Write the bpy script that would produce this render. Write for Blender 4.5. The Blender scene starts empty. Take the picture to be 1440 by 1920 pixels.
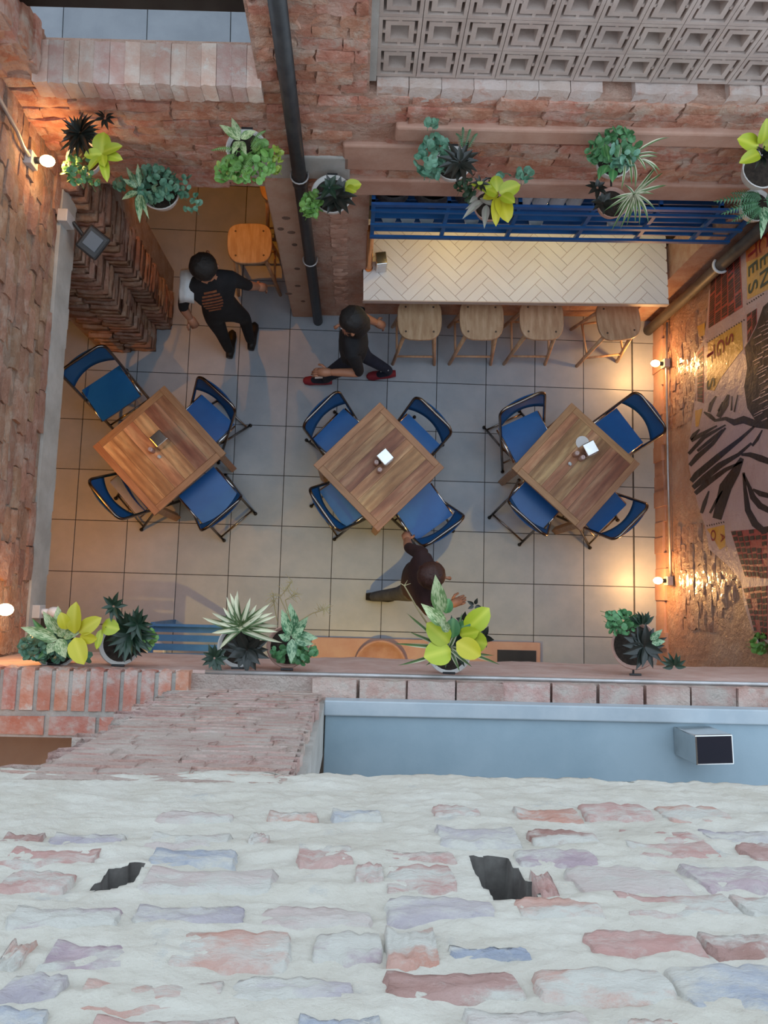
import bpy, bmesh, math, random
from mathutils import Vector, Matrix, noise, Euler

# ------------------------------------------------------------------ camera, sky, lights, exposure
scene = bpy.context.scene
COL = scene.collection
FPX = 1442.0
CAM = Vector((1.0972, -1.9526, 6.8073))
MC = (Matrix.Rotation(0.1106, 3, 'X') @ Matrix.Rotation(-0.0370, 3, 'Y') @ Matrix.Rotation(0.0311, 3, 'Z'))
cd = bpy.data.cameras.new('camera'); cd.sensor_fit = 'HORIZONTAL'; cd.sensor_width = 36.0
cd.lens = FPX / 1440.0 * 36.0; cd.clip_start = 0.02; cd.clip_end = 100
co = bpy.data.objects.new('camera', cd); COL.objects.link(co)
co.matrix_world = Matrix.Translation(CAM) @ MC.to_4x4()
scene.camera = co

w = bpy.data.worlds.new('sky'); scene.world = w; w.use_nodes = True
bg = w.node_tree.nodes['Background']
bg.inputs[0].default_value = (0.70, 0.85, 1.0, 1); bg.inputs[1].default_value = 1.7
scene.view_settings.view_transform = 'Standard'; scene.view_settings.look = 'None'
scene.view_settings.gamma = 1.0; scene.view_settings.use_curve_mapping = False
scene.view_settings.exposure = 0.14

WARM = (1.0, 0.50, 0.17)
def point(name, loc, watts, col=WARM, r=0.05):
    l = bpy.data.lights.new(name, 'POINT'); l.energy = watts; l.color = col; l.shadow_soft_size = r
    o = bpy.data.objects.new(name, l); o.location = loc; COL.objects.link(o); return o

# ------------------------------------------------------------------ pixel -> place
def ray(x, y): return MC @ Vector(((x - 720) / FPX, -(y - 960) / FPX, -1.0))
def PZ(x, y, z=0.0): d = ray(x, y); return CAM + d * ((z - CAM.z) / d.z)
def PY(x, y, Y): d = ray(x, y); return CAM + d * ((Y - CAM.y) / d.y)
def PX(x, y, X): d = ray(x, y); return CAM + d * ((X - CAM.x) / d.x)
def pix(p):
    q = MC.transposed() @ (Vector(p) - CAM); return (720 + FPX * q.x / -q.z, 960 - FPX * q.y / -q.z)

# ------------------------------------------------------------------ materials
def _n(nt, t, **kw):
    n = nt.nodes.new(t)
    for k, v in kw.items(): setattr(n, k, v)
    return n
MATS = {}
def mat(name, c1, c2=None, c3=None, scale=6.0, rough=0.7, bump=0.0, bscale=40.0, metal=0.0, rand=0.0, stretch=(1, 1, 1),
        coords='world', spec=0.5, mask=None, mcol=(0.8, 0.78, 0.72), mscale=5.0, detail=6.0, wood=False, emit=None, bdist=0.01, coat=None):
    if name in MATS: return MATS[name]
    m = bpy.data.materials.new(name); m.use_nodes = True; nt = m.node_tree; L = nt.links
    b = nt.nodes['Principled BSDF']
    b.inputs['Roughness'].default_value = rough; b.inputs['Metallic'].default_value = metal
    b.inputs['Specular IOR Level'].default_value = spec
    if coords == 'world':
        src = _n(nt, 'ShaderNodeNewGeometry').outputs['Position']
    elif coords == 'generated':
        src = _n(nt, 'ShaderNodeTexCoord').outputs['Generated']
    else:
        src = _n(nt, 'ShaderNodeTexCoord').outputs['Object']
    oi = _n(nt, 'ShaderNodeObjectInfo')
    vm = _n(nt, 'ShaderNodeVectorMath', operation='MULTIPLY'); L.new(src, vm.inputs[0]); vm.inputs[1].default_value = stretch
    vec = vm.outputs[0]
    if coords == 'object':
        va = _n(nt, 'ShaderNodeVectorMath', operation='ADD'); L.new(vec, va.inputs[0])
        sc = _n(nt, 'ShaderNodeMath', operation='MULTIPLY'); L.new(oi.outputs['Random'], sc.inputs[0]); sc.inputs[1].default_value = 37.0
        L.new(sc.outputs[0], va.inputs[1]); vec = va.outputs[0]
    nz = _n(nt, 'ShaderNodeTexNoise'); L.new(vec, nz.inputs['Vector']); nz.inputs['Scale'].default_value = scale
    nz.inputs['Detail'].default_value = detail; nz.inputs['Roughness'].default_value = 0.62
    cr = _n(nt, 'ShaderNodeValToRGB'); L.new(nz.outputs['Fac'], cr.inputs['Fac'])
    e = cr.color_ramp.elements
    c2 = c2 or c1
    e[0].position = 0.36; e[0].color = (*c1, 1); e[1].position = 0.64; e[1].color = (*c2, 1)
    if c3:
        k = cr.color_ramp.elements.new(0.5); k.color = (*c3, 1)
    col = cr.outputs['Color']
    if wood:
        wv = _n(nt, 'ShaderNodeTexWave'); L.new(vec, wv.inputs['Vector']); wv.inputs['Scale'].default_value = 1.1
        wv.bands_direction = 'Y'; wv.inputs['Distortion'].default_value = 7.0; wv.inputs['Detail'].default_value = 3.0
        mx = _n(nt, 'ShaderNodeMix', data_type='RGBA', blend_type='MULTIPLY'); mx.inputs[0].default_value = 0.22
        L.new(col, mx.inputs[6]); L.new(wv.outputs['Color'], mx.inputs[7]); col = mx.outputs[2]
    if mask is not None:
        n2 = _n(nt, 'ShaderNodeTexNoise'); L.new(vec, n2.inputs['Vector']); n2.inputs['Scale'].default_value = mscale
        n2.inputs['Detail'].default_value = 8.0; n2.inputs['Roughness'].default_value = 0.7
        mr = _n(nt, 'ShaderNodeMapRange'); L.new(n2.outputs['Fac'], mr.inputs[0])
        mr.inputs[1].default_value = mask - 0.05; mr.inputs[2].default_value = mask + 0.07
        mx = _n(nt, 'ShaderNodeMix', data_type='RGBA'); L.new(mr.outputs[0], mx.inputs[0])
        L.new(col, mx.inputs[6]); mx.inputs[7].default_value = (*mcol, 1); col = mx.outputs[2]
    if rand > 0:
        hs = _n(nt, 'ShaderNodeHueSaturation'); L.new(col, hs.inputs['Color'])
        a = _n(nt, 'ShaderNodeMapRange'); L.new(oi.outputs['Random'], a.inputs[0]); a.inputs[3].default_value = 1 - rand; a.inputs[4].default_value = 1 + rand
        L.new(a.outputs[0], hs.inputs['Value'])
        m2 = _n(nt, 'ShaderNodeMath', operation='MULTIPLY'); L.new(oi.outputs['Random'], m2.inputs[0]); m2.inputs[1].default_value = 7.31
        fr = _n(nt, 'ShaderNodeMath', operation='FRACT'); L.new(m2.outputs[0], fr.inputs[0])
        a2 = _n(nt, 'ShaderNodeMapRange'); L.new(fr.outputs[0], a2.inputs[0]); a2.inputs[3].default_value = 0.5 - rand * 0.06; a2.inputs[4].default_value = 0.5 + rand * 0.06
        L.new(a2.outputs[0], hs.inputs['Hue']); col = hs.outputs[0]
    L.new(col, b.inputs['Base Color'])
    if bump > 0:
        n3 = _n(nt, 'ShaderNodeTexNoise'); L.new(vec, n3.inputs['Vector']); n3.inputs['Scale'].default_value = bscale; n3.inputs['Detail'].default_value = 7.0
        n3.inputs['Roughness'].default_value = 0.65
        bp = _n(nt, 'ShaderNodeBump'); bp.inputs['Strength'].default_value = bump; bp.inputs['Distance'].default_value = bdist
        L.new(n3.outputs['Fac'], bp.inputs['Height']); L.new(bp.outputs[0], b.inputs['Normal'])
    if coat:
        b.inputs['Coat Weight'].default_value = coat[0]; b.inputs['Coat Roughness'].default_value = coat[1]
        n4 = _n(nt, 'ShaderNodeTexNoise'); L.new(vec, n4.inputs['Vector']); n4.inputs['Scale'].default_value = 16.0; n4.inputs['Detail'].default_value = 3.0
        b4 = _n(nt, 'ShaderNodeBump'); b4.inputs['Strength'].default_value = coat[2]; b4.inputs['Distance'].default_value = 0.02
        L.new(n4.outputs['Fac'], b4.inputs['Height']); L.new(b4.outputs[0], b.inputs['Coat Normal'])
    if emit:
        b.inputs['Emission Color'].default_value = (*emit[0], 1); b.inputs['Emission Strength'].default_value = emit[1]
    MATS[name] = m; return m

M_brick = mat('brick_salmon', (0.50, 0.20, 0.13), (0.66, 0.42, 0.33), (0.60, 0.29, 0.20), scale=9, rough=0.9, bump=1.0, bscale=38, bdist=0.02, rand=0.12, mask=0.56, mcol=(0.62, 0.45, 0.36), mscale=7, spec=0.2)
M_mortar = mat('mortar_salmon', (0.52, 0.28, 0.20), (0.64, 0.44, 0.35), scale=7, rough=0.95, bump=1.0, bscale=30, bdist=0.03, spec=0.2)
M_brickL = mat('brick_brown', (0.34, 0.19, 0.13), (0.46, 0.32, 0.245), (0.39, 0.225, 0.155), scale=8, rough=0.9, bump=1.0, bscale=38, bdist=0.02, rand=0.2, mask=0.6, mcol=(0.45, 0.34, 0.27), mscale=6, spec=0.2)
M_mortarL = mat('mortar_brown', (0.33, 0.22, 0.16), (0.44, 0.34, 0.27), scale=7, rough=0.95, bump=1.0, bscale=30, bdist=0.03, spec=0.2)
M_pinkbrick = mat('brick_pink', (0.50, 0.30, 0.25), (0.60, 0.47, 0.41), (0.56, 0.37, 0.32), scale=7, rough=0.9, bump=0.9, bscale=34, bdist=0.02, rand=0.12, mask=0.54, mcol=(0.58, 0.49, 0.43), mscale=5, spec=0.2)
M_pinkmortar = mat('mortar_pink', (0.50, 0.36, 0.31), (0.58, 0.48, 0.42), scale=6, rough=0.95, bump=1.0, bscale=28, bdist=0.03, spec=0.2)
M_white = mat('whitewash', (0.50, 0.455, 0.385), (0.57, 0.53, 0.465), scale=5, rough=0.85, bump=0.6, bscale=30, bdist=0.015, mask=0.66, mcol=(0.42, 0.41, 0.39), mscale=9, spec=0.3)
NB = {}
for k, c1, c2 in (('pink', (0.44, 0.24, 0.21), (0.50, 0.36, 0.32)), ('orange', (0.48, 0.25, 0.19), (0.52, 0.36, 0.31)), ('lilac', (0.35, 0.31, 0.34), (0.47, 0.42, 0.42)),
                  ('purple', (0.30, 0.22, 0.26), (0.44, 0.34, 0.35)), ('rust', (0.30, 0.16, 0.13), (0.43, 0.28, 0.25)), ('blue', (0.28, 0.30, 0.36), (0.43, 0.43, 0.45)), ('pale', (0.48, 0.38, 0.35), (0.52, 0.46, 0.42))):
    NB[k] = mat('whitewashed_brick_' + k, c1, c2, scale=9, rough=0.85, bump=0.7, bscale=34, bdist=0.015, mask=0.50, mcol=(0.52, 0.49, 0.44), mscale=7, stretch=(0.7, 1, 1.5), spec=0.3)
M_holeshade = mat('hole_shade', (0.06, 0.05, 0.045), (0.11, 0.10, 0.09), scale=20, rough=0.95)  # shade inside the wall holes, put into the colour of their faces
M_sillbrick = mat('brick_sill', (0.60, 0.36, 0.29), (0.66, 0.52, 0.45), (0.62, 0.42, 0.35), scale=10, rough=0.9, bump=0.8, bscale=45, rand=0.18, mask=0.62, mcol=(0.66, 0.60, 0.54), mscale=9, spec=0.2)
M_greymortar = mat('mortar_grey', (0.36, 0.34, 0.31), (0.48, 0.45, 0.41), scale=12, rough=0.95, bump=0.8, bscale=40)
M_conc = mat('concrete_grey', (0.36, 0.34, 0.31), (0.47, 0.45, 0.42), scale=5, rough=0.85, bump=0.4, bscale=35)
M_plast = mat('plaster_salmon', (0.46, 0.25, 0.18), (0.56, 0.35, 0.27), scale=3.5, rough=0.85, bump=0.5, bscale=18, spec=0.25)
M_pier = mat('plaster_pier', (0.46, 0.28, 0.20), (0.54, 0.38, 0.29), scale=4, rough=0.85, bump=0.4, bscale=25, spec=0.25)
M_rwall = mat('plaster_glossy', (0.40, 0.20, 0.12), (0.52, 0.33, 0.24), (0.46, 0.25, 0.16), scale=4, rough=0.33, bump=1.0, bscale=13, bdist=0.035, spec=0.6, coat=(.6, .16, .5))
M_rbrick = mat('brick_glossy', (0.42, 0.19, 0.11), (0.54, 0.32, 0.22), scale=9, rough=0.30, bump=1.0, bscale=26, bdist=0.025, rand=0.1, spec=0.6, coat=(.8, .14, .5))
M_tile = mat('floor_tile', (0.33, 0.375, 0.43), (0.385, 0.425, 0.475), scale=5, rough=0.42, bump=0.05, bscale=90, rand=0.06, spec=0.4)
M_tile1 = mat('upper_floor_tile', (0.26, 0.28, 0.31), (0.31, 0.33, 0.36), scale=5, rough=0.5, rand=0.06)
M_grout = mat('grout_dark', (0.05, 0.055, 0.06), (0.08, 0.08, 0.085), scale=20, rough=0.9)
M_breeze = mat('breeze_concrete', (0.42, 0.325, 0.28), (0.50, 0.40, 0.35), scale=6, rough=0.85, bump=0.3, bscale=60, rand=0.05)
M_blackpipe = mat('black_pipe', (0.018, 0.018, 0.02), (0.035, 0.033, 0.033), scale=12, rough=0.45)
M_darkpipe = mat('dark_pipe', (0.06, 0.05, 0.045), (0.10, 0.085, 0.075), scale=8, rough=0.5)
M_steelblue = mat('blue_steel', (0.015, 0.085, 0.26), (0.02, 0.11, 0.33), scale=8, rough=0.4, rand=0.08)
M_trolley = mat('blue_bench_paint', (0.05, 0.18, 0.42), (0.07, 0.23, 0.5), scale=8, rough=0.45)
M_wtile = mat('white_tile', (0.83, 0.77, 0.755), (0.87, 0.83, 0.81), scale=3, rough=0.5, rand=0.03, spec=0.3)
M_wgrout = mat('pale_grout', (0.30, 0.24, 0.20), rough=0.9)
M_wood = mat('table_wood', (0.34, 0.14, 0.06), (0.70, 0.42, 0.21), (0.48, 0.23, 0.105), scale=2.0, rough=0.42, stretch=(1.0, 5, 5), coords='object', rand=0.28, wood=True, bump=0.05, bscale=30, spec=0.4)
M_woodframe = mat('table_frame_wood', (0.34, 0.16, 0.07), (0.46, 0.24, 0.11), scale=4, rough=0.45, stretch=(1.2, 9, 9), coords='object', rand=0.1)
M_woodlt = mat('stool_wood', (0.48, 0.28, 0.155), (0.66, 0.45, 0.28), (0.57, 0.36, 0.21), scale=3, rough=0.5, stretch=(9, 1.5, 4), coords='object', rand=0.07)
M_peg = mat('dark_peg', (0.10, 0.06, 0.035), rough=0.6)
M_chrome = mat('chrome', (0.62, 0.60, 0.58), (0.70, 0.68, 0.66), scale=10, rough=0.18, metal=1.0)
M_frame = mat('chair_tube', (0.20, 0.18, 0.17), (0.30, 0.27, 0.25), scale=10, rough=0.22, metal=1.0)
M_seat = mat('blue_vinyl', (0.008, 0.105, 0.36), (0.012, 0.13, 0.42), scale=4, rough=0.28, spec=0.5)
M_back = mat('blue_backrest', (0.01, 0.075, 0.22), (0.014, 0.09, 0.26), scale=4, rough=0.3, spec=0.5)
M_rubber = mat('black_rubber', (0.012, 0.012, 0.012), rough=0.7)
M_black = mat('black_metal', (0.016, 0.016, 0.018), (0.024, 0.024, 0.026), scale=9, rough=0.4)
M_glass = mat('lamp_glass', (0.08, 0.09, 0.11), rough=0.15)
M_boxgrey = mat('junction_grey', (0.46, 0.44, 0.43), (0.54, 0.52, 0.51), scale=9, rough=0.6)
M_conduit = mat('conduit_steel', (0.42, 0.40, 0.39), (0.54, 0.52, 0.52), scale=9, rough=0.4, metal=0.6)
M_bulb = mat('lit_bulb', (1, 0.8, 0.5), rough=0.3, emit=((1.0, 0.62, 0.25), 30.0))
M_strip = mat('lit_strip', (1, 0.85, 0.5), rough=0.3, emit=((1.0, 0.66, 0.22), 12.0))
M_whiteplas = mat('white_plastic', (0.76, 0.76, 0.78), rough=0.4)
M_ceramic = mat('white_ceramic', (0.72, 0.75, 0.78), rough=0.25)
M_pot = mat('pot_white', (0.60, 0.56, 0.53), (0.68, 0.65, 0.62), scale=12, rough=0.6)
M_potterra = mat('pot_terracotta', (0.46, 0.25, 0.19), (0.54, 0.34, 0.28), scale=12, rough=0.7)
M_soil = mat('soil', (0.02, 0.014, 0.010), (0.05, 0.035, 0.025), scale=40, rough=1.0, bump=1.0, bscale=70)
M_pan = mat('dark_pan', (0.035, 0.035, 0.04), (0.07, 0.07, 0.075), scale=40, rough=0.55, bump=0.3, bscale=120)
M_copper = mat('copper', (0.62, 0.24, 0.06), (0.72, 0.30, 0.09), scale=10, rough=0.25, metal=0.9)
M_counterblue = mat('blue_grey_counter', (0.25, 0.34, 0.40), (0.31, 0.40, 0.46), scale=2.5, rough=0.5, bump=0.05, bscale=40)
M_counteredge = mat('pale_steel_edge', (0.38, 0.44, 0.49), (0.46, 0.51, 0.55), scale=6, rough=0.5)
M_ledge = mat('ledge_plaster', (0.52, 0.33, 0.28), (0.62, 0.46, 0.41), scale=6, rough=0.9, bump=0.7, bscale=30)
M_paper = mat('poster_paper', (0.50, 0.32, 0.30), (0.56, 0.37, 0.34), scale=3, rough=0.30, bump=0.55, bscale=9, bdist=0.03, spec=0.5, coat=(.8, .12, .35))
M_pyellow = mat('poster_yellow', (0.66, 0.31, 0.03), (0.70, 0.36, 0.04), scale=4, rough=0.30, bump=0.5, bscale=9, bdist=0.03, coat=(.8, .12, .35))
M_porange = mat('poster_orange', (0.60, 0.14, 0.03), (0.66, 0.18, 0.04), scale=4, rough=0.30, bump=0.5, bscale=9, bdist=0.03, coat=(.8, .12, .35))
M_pred = mat('poster_red', (0.36, 0.03, 0.025), (0.42, 0.045, 0.035), scale=4, rough=0.30, bump=0.5, bscale=9, bdist=0.03, coat=(.8, .12, .35))
M_pblack = mat('poster_black', (0.018, 0.012, 0.012), (0.03, 0.02, 0.02), scale=4, rough=0.5, bump=0.4, bscale=9, bdist=0.03, spec=.3, coat=(.6, .12, .35))
M_pgreen = mat('poster_green', (0.045, 0.065, 0.035), rough=0.35)
M_pdred = mat('poster_dark_red', (0.28, 0.02, 0.015), rough=0.35)
M_timber = mat('dark_timber', (0.05, 0.03, 0.02), (0.09, 0.055, 0.04), scale=6, rough=0.8, bump=0.4)
M_beam = mat('black_steel_beam', (0.02, 0.016, 0.014), (0.03, 0.025, 0.02), scale=6, rough=0.3, metal=0.4)
M_inner = mat('inner_wall', (0.42, 0.30, 0.20), (0.48, 0.36, 0.26), scale=3, rough=0.9)
M_ceil = mat('slab_concrete', (0.38, 0.34, 0.30), (0.44, 0.40, 0.36), scale=3, rough=0.9)
M_plinth = mat('plinth_pink', (0.50, 0.30, 0.24), (0.56, 0.37, 0.30), scale=5, rough=0.7)
# people
M_skin = mat('skin', (0.42, 0.19, 0.11), (0.48, 0.23, 0.14), scale=8, rough=0.5)
M_hair = mat('hair', (0.008, 0.007, 0.007), (0.016, 0.013, 0.012), scale=60, rough=0.55, stretch=(1, 1, 4), bump=0.5, bscale=90)
M_hairb = mat('hair_brown', (0.045, 0.018, 0.014), (0.07, 0.028, 0.022), scale=60, rough=0.5, bump=0.5, bscale=90)
M_shirt = mat('black_tshirt', (0.008, 0.008, 0.010), (0.014, 0.014, 0.017), scale=12, rough=0.9)
M_shirtm = mat('maroon_shirt', (0.028, 0.012, 0.013), (0.045, 0.018, 0.018), scale=12, rough=0.9)
M_jeans = mat('navy_jeans', (0.010, 0.016, 0.035), (0.016, 0.024, 0.05), scale=14, rough=0.9)
M_grey = mat('grey_trousers', (0.05, 0.055, 0.07), (0.08, 0.085, 0.10), scale=14, rough=0.9)
M_trou = mat('black_trousers', (0.007, 0.007, 0.008), (0.012, 0.012, 0.014), scale=12, rough=0.9)
M_redshoe = mat('red_shoe', (0.20, 0.012, 0.025), (0.26, 0.02, 0.035), scale=10, rough=0.6)
M_blkshoe = mat('black_shoe', (0.012, 0.011, 0.011), rough=0.5)
M_cloth = mat('white_cloth', (0.52, 0.58, 0.62), (0.66, 0.70, 0.73), scale=10, rough=0.9)
M_print = mat('shirt_print', (0.20, 0.05, 0.025), (0.30, 0.12, 0.05), scale=40, rough=0.8)
M_eye = mat('eye_white', (0.7, 0.68, 0.66), rough=0.3)

# leaves: striped / veined across the width, from the leaf's own generated coordinates
def leafmat(name, c1, c2, mode='vein', rough=0.4, rand=0.18):
    m = bpy.data.materials.new(name); m.use_nodes = True; nt = m.node_tree; L = nt.links; b = nt.nodes['Principled BSDF']
    b.inputs['Roughness'].default_value = rough
    tc = _n(nt, 'ShaderNodeTexCoord'); sp = _n(nt, 'ShaderNodeSeparateXYZ'); L.new(tc.outputs['Generated'], sp.inputs[0])
    s = _n(nt, 'ShaderNodeMath', operation='SUBTRACT'); L.new(sp.outputs['Y'], s.inputs[0]); s.inputs[1].default_value = 0.5
    a = _n(nt, 'ShaderNodeMath', operation='ABSOLUTE'); L.new(s.outputs[0], a.inputs[0])
    cr = _n(nt, 'ShaderNodeValToRGB')
    if mode == 'patch':
        nz = _n(nt, 'ShaderNodeTexNoise'); nz.inputs['Scale'].default_value = 9.0; nz.inputs['Detail'].default_value = 4.0
        vm = _n(nt, 'ShaderNodeVectorMath', operation='MULTIPLY'); L.new(tc.outputs['Generated'], vm.inputs[0]); vm.inputs[1].default_value = (0.7, 1.0, 0.2)
        L.new(vm.outputs[0], nz.inputs['Vector'])
        ad = _n(nt, 'ShaderNodeMath', operation='ADD'); L.new(nz.outputs['Fac'], ad.inputs[0])
        mm = _n(nt, 'ShaderNodeMath', operation='MULTIPLY'); L.new(a.outputs[0], mm.inputs[0]); mm.inputs[1].default_value = 0.5
        L.new(mm.outputs[0], ad.inputs[1]); L.new(ad.outputs[0], cr.inputs['Fac'])
        cr.color_ramp.elements[0].position = 0.52; cr.color_ramp.elements[1].position = 0.66
    elif mode == 'stripe':
        L.new(a.outputs[0], cr.inputs['Fac']); cr.color_ramp.elements[0].position = 0.20; cr.color_ramp.elements[1].position = 0.30
    else:
        L.new(a.outputs[0], cr.inputs['Fac']); cr.color_ramp.elements[0].position = 0.0; cr.color_ramp.elements[1].position = 0.16
    cr.color_ramp.elements[0].color = (*c1, 1); cr.color_ramp.elements[1].color = (*c2, 1)
    oi = _n(nt, 'ShaderNodeObjectInfo'); hs = _n(nt, 'ShaderNodeHueSaturation'); L.new(cr.outputs[0], hs.inputs['Color'])
    mr = _n(nt, 'ShaderNodeMapRange'); L.new(oi.outputs['Random'], mr.inputs[0]); mr.inputs[3].default_value = 1 - rand; mr.inputs[4].default_value = 1 + rand
    L.new(mr.outputs[0], hs.inputs['Value']); L.new(hs.outputs[0], b.inputs['Base Color'])
    MATS[name] = m; return m
LM = {'yellow': leafmat('leaf_yellow', (0.50, 0.52, 0.05), (0.36, 0.42, 0.02)),
      'gold': leafmat('leaf_gold', (0.60, 0.52, 0.04), (0.52, 0.46, 0.02)),
      'agla': leafmat('leaf_variegated', (0.36, 0.50, 0.30), (0.05, 0.16, 0.07), 'patch'),
      'aglal': leafmat('leaf_pale_variegated', (0.46, 0.52, 0.28), (0.14, 0.24, 0.08), 'patch'),
      'green': leafmat('leaf_green', (0.14, 0.30, 0.10), (0.05, 0.17, 0.05)),
      'grey': leafmat('leaf_grey_pink', (0.36, 0.36, 0.28), (0.30, 0.26, 0.22)),
      'spider': leafmat('leaf_striped', (0.10, 0.17, 0.05), (0.60, 0.58, 0.42), 'stripe'),
      'spider2': leafmat('leaf_striped_green_edge', (0.58, 0.56, 0.38), (0.07, 0.12, 0.04), 'stripe'),
      'dark': leafmat('leaf_dark', (0.030, 0.030, 0.024), (0.016, 0.020, 0.016), rough=0.3),
      'darkgreen': leafmat('leaf_dark_green', (0.03, 0.06, 0.035), (0.015, 0.04, 0.022), rough=0.35)}
M_small = mat('small_leaf_green', (0.045, 0.16, 0.055), (0.12, 0.30, 0.12), scale=22, rough=0.4)
M_smalllt = mat('small_leaf_light', (0.09, 0.24, 0.04), (0.20, 0.38, 0.09), scale=22, rough=0.4)
M_smallblue = mat('small_leaf_bluegreen', (0.05, 0.17, 0.10), (0.17, 0.34, 0.23), scale=22, rough=0.4)
M_fern = mat('fern_green', (0.035, 0.12, 0.05), (0.08, 0.20, 0.09), scale=22, rough=0.5)
M_twig = mat('twig', (0.30, 0.24, 0.12), (0.36, 0.30, 0.16), scale=20, rough=0.7)

# ------------------------------------------------------------------ mesh builder
class MB:
    def __init__(s): s.v = []; s.f = []; s.mi = []
    def add(s, vs, fs, mi=0):
        o = len(s.v); s.v += [tuple(p) for p in vs]; s.f += [[i + o for i in f] for f in fs]; s.mi += [mi] * len(fs)
    def box(s, c, d, rot=None, mi=0):
        x, y, z = d[0] / 2, d[1] / 2, d[2] / 2
        vs = [Vector(p) for p in ((-x, -y, -z), (x, -y, -z), (x, y, -z), (-x, y, -z), (-x, -y, z), (x, -y, z), (x, y, z), (-x, y, z))]
        if rot is not None:
            R = Euler(rot).to_matrix() if not isinstance(rot, Matrix) else rot
            vs = [R @ p for p in vs]
        c = Vector(c)
        s.add([p + c for p in vs], [(0, 3, 2, 1), (4, 5, 6, 7), (0, 1, 5, 4), (1, 2, 6, 5), (2, 3, 7, 6), (3, 0, 4, 7)], mi)
    def bx(s, x0, x1, y0, y1, z0, z1, mi=0): s.box(((x0 + x1) / 2, (y0 + y1) / 2, (z0 + z1) / 2), (x1 - x0, y1 - y0, z1 - z0), None, mi)
    def tube(s, pts, r, n=8, mi=0, cap=True):
        pts = [Vector(p) for p in pts]; m = len(pts)
        rs = r if isinstance(r, (list, tuple)) else [r] * m
        up = None; rings = []; base = len(s.v)
        for i in range(m):
            t = (pts[min(i + 1, m - 1)] - pts[max(i - 1, 0)])
            t = t.normalized() if t.length > 1e-9 else Vector((0, 0, 1))
            if up is None: up = t.orthogonal().normalized()
            up = (up - t * up.dot(t)); up = up.normalized() if up.length > 1e-6 else t.orthogonal().normalized()
            b = t.cross(up)
            for k in range(n):
                a = 2 * math.pi * k / n
                s.v.append(tuple(pts[i] + (up * math.cos(a) + b * math.sin(a)) * rs[i]))
        for i in range(m - 1):
            for k in range(n):
                s.f.append([base + i * n + k, base + i * n + (k + 1) % n, base + (i + 1) * n + (k + 1) % n, base + (i + 1) * n + k]); s.mi.append(mi)
        if cap:
            s.f.append([base + k for k in range(n)][::-1]); s.f.append([base + (m - 1) * n + k for k in range(n)]); s.mi += [mi, mi]
    def lathe(s, prof, n=20, c=(0, 0, 0), mi=0):
        base = len(s.v); c = Vector(c)
        for (r, z) in prof:
            for k in range(n):
                a = 2 * math.pi * k / n; s.v.append((c.x + r * math.cos(a), c.y + r * math.sin(a), c.z + z))
        for i in range(len(prof) - 1):
            for k in range(n):
                s.f.append([base + i * n + k, base + i * n + (k + 1) % n, base + (i + 1) * n + (k + 1) % n, base + (i + 1) * n + k]); s.mi.append(mi)
    def prism(s, poly, z0, z1, mi=0):
        n = len(poly)
        s.add([(x, y, z0) for x, y in poly] + [(x, y, z1) for x, y in poly],
              [list(range(n))[::-1], list(range(n, 2 * n))] + [[i, (i + 1) % n, n + (i + 1) % n, n + i] for i in range(n)], mi)
    def ell(s, c, r, nu=14, nv=9, mi=0, fn=None):
        base = len(s.v); c = Vector(c)
        for j in range(nv + 1):
            ph = math.pi * j / nv
            for i in range(nu):
                th = 2 * math.pi * i / nu
                d = Vector((math.sin(ph) * math.cos(th), math.sin(ph) * math.sin(th), math.cos(ph)))
                k = fn(d) if fn else 1.0
                s.v.append((c.x + d.x * r[0] * k, c.y + d.y * r[1] * k, c.z + d.z * r[2] * k))
        for j in range(nv):
            for i in range(nu):
                s.f.append([base + j * nu + i, base + (j + 1) * nu + i, base + (j + 1) * nu + (i + 1) % nu, base + j * nu + (i + 1) % nu]); s.mi.append(mi)
    def mesh(s, name, mats, smooth=False):
        me = bpy.data.meshes.new(name); me.from_pydata(s.v, [], s.f); me.update()
        for m in (mats if isinstance(mats, (list, tuple)) else [mats]): me.materials.append(m)
        if any(s.mi): me.polygons.foreach_set('material_index', s.mi)
        if smooth: me.polygons.foreach_set('use_smooth', [True] * len(me.polygons))
        bm = bmesh.new(); bm.from_mesh(me); bmesh.ops.recalc_face_normals(bm, faces=bm.faces); bm.to_mesh(me); bm.free()
        return me
    def build(s, name, mats, parent=None, smooth=False, loc=None, rotz=0):
        return link(name, s.mesh(name, mats, smooth), parent, loc, rotz)

def link(name, me, parent=None, loc=None, rotz=0):
    o = bpy.data.objects.new(name, me); COL.objects.link(o)
    if parent: o.parent = parent
    if loc is not None: o.location = loc
    o.rotation_euler.z = rotz
    return o
def tag(o, label=None, cat=None, group=None, kind=None):
    if label: o['label'] = label
    if cat: o['category'] = cat
    if group: o['group'] = group
    if kind: o['kind'] = kind
    return o
def thing(name, label, cat, loc=(0, 0, 0), rotz=0, group=None):
    o = bpy.data.objects.new(name, None); COL.objects.link(o); o.empty_display_size = 0.1
    o.location = loc; o.rotation_euler.z = rotz
    return tag(o, label, cat, group)
def bevel(o, wd, seg=2):
    m = o.modifiers.new('bevel', 'BEVEL'); m.width = wd; m.segments = seg; m.limit_method = 'ANGLE'; return o

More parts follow.
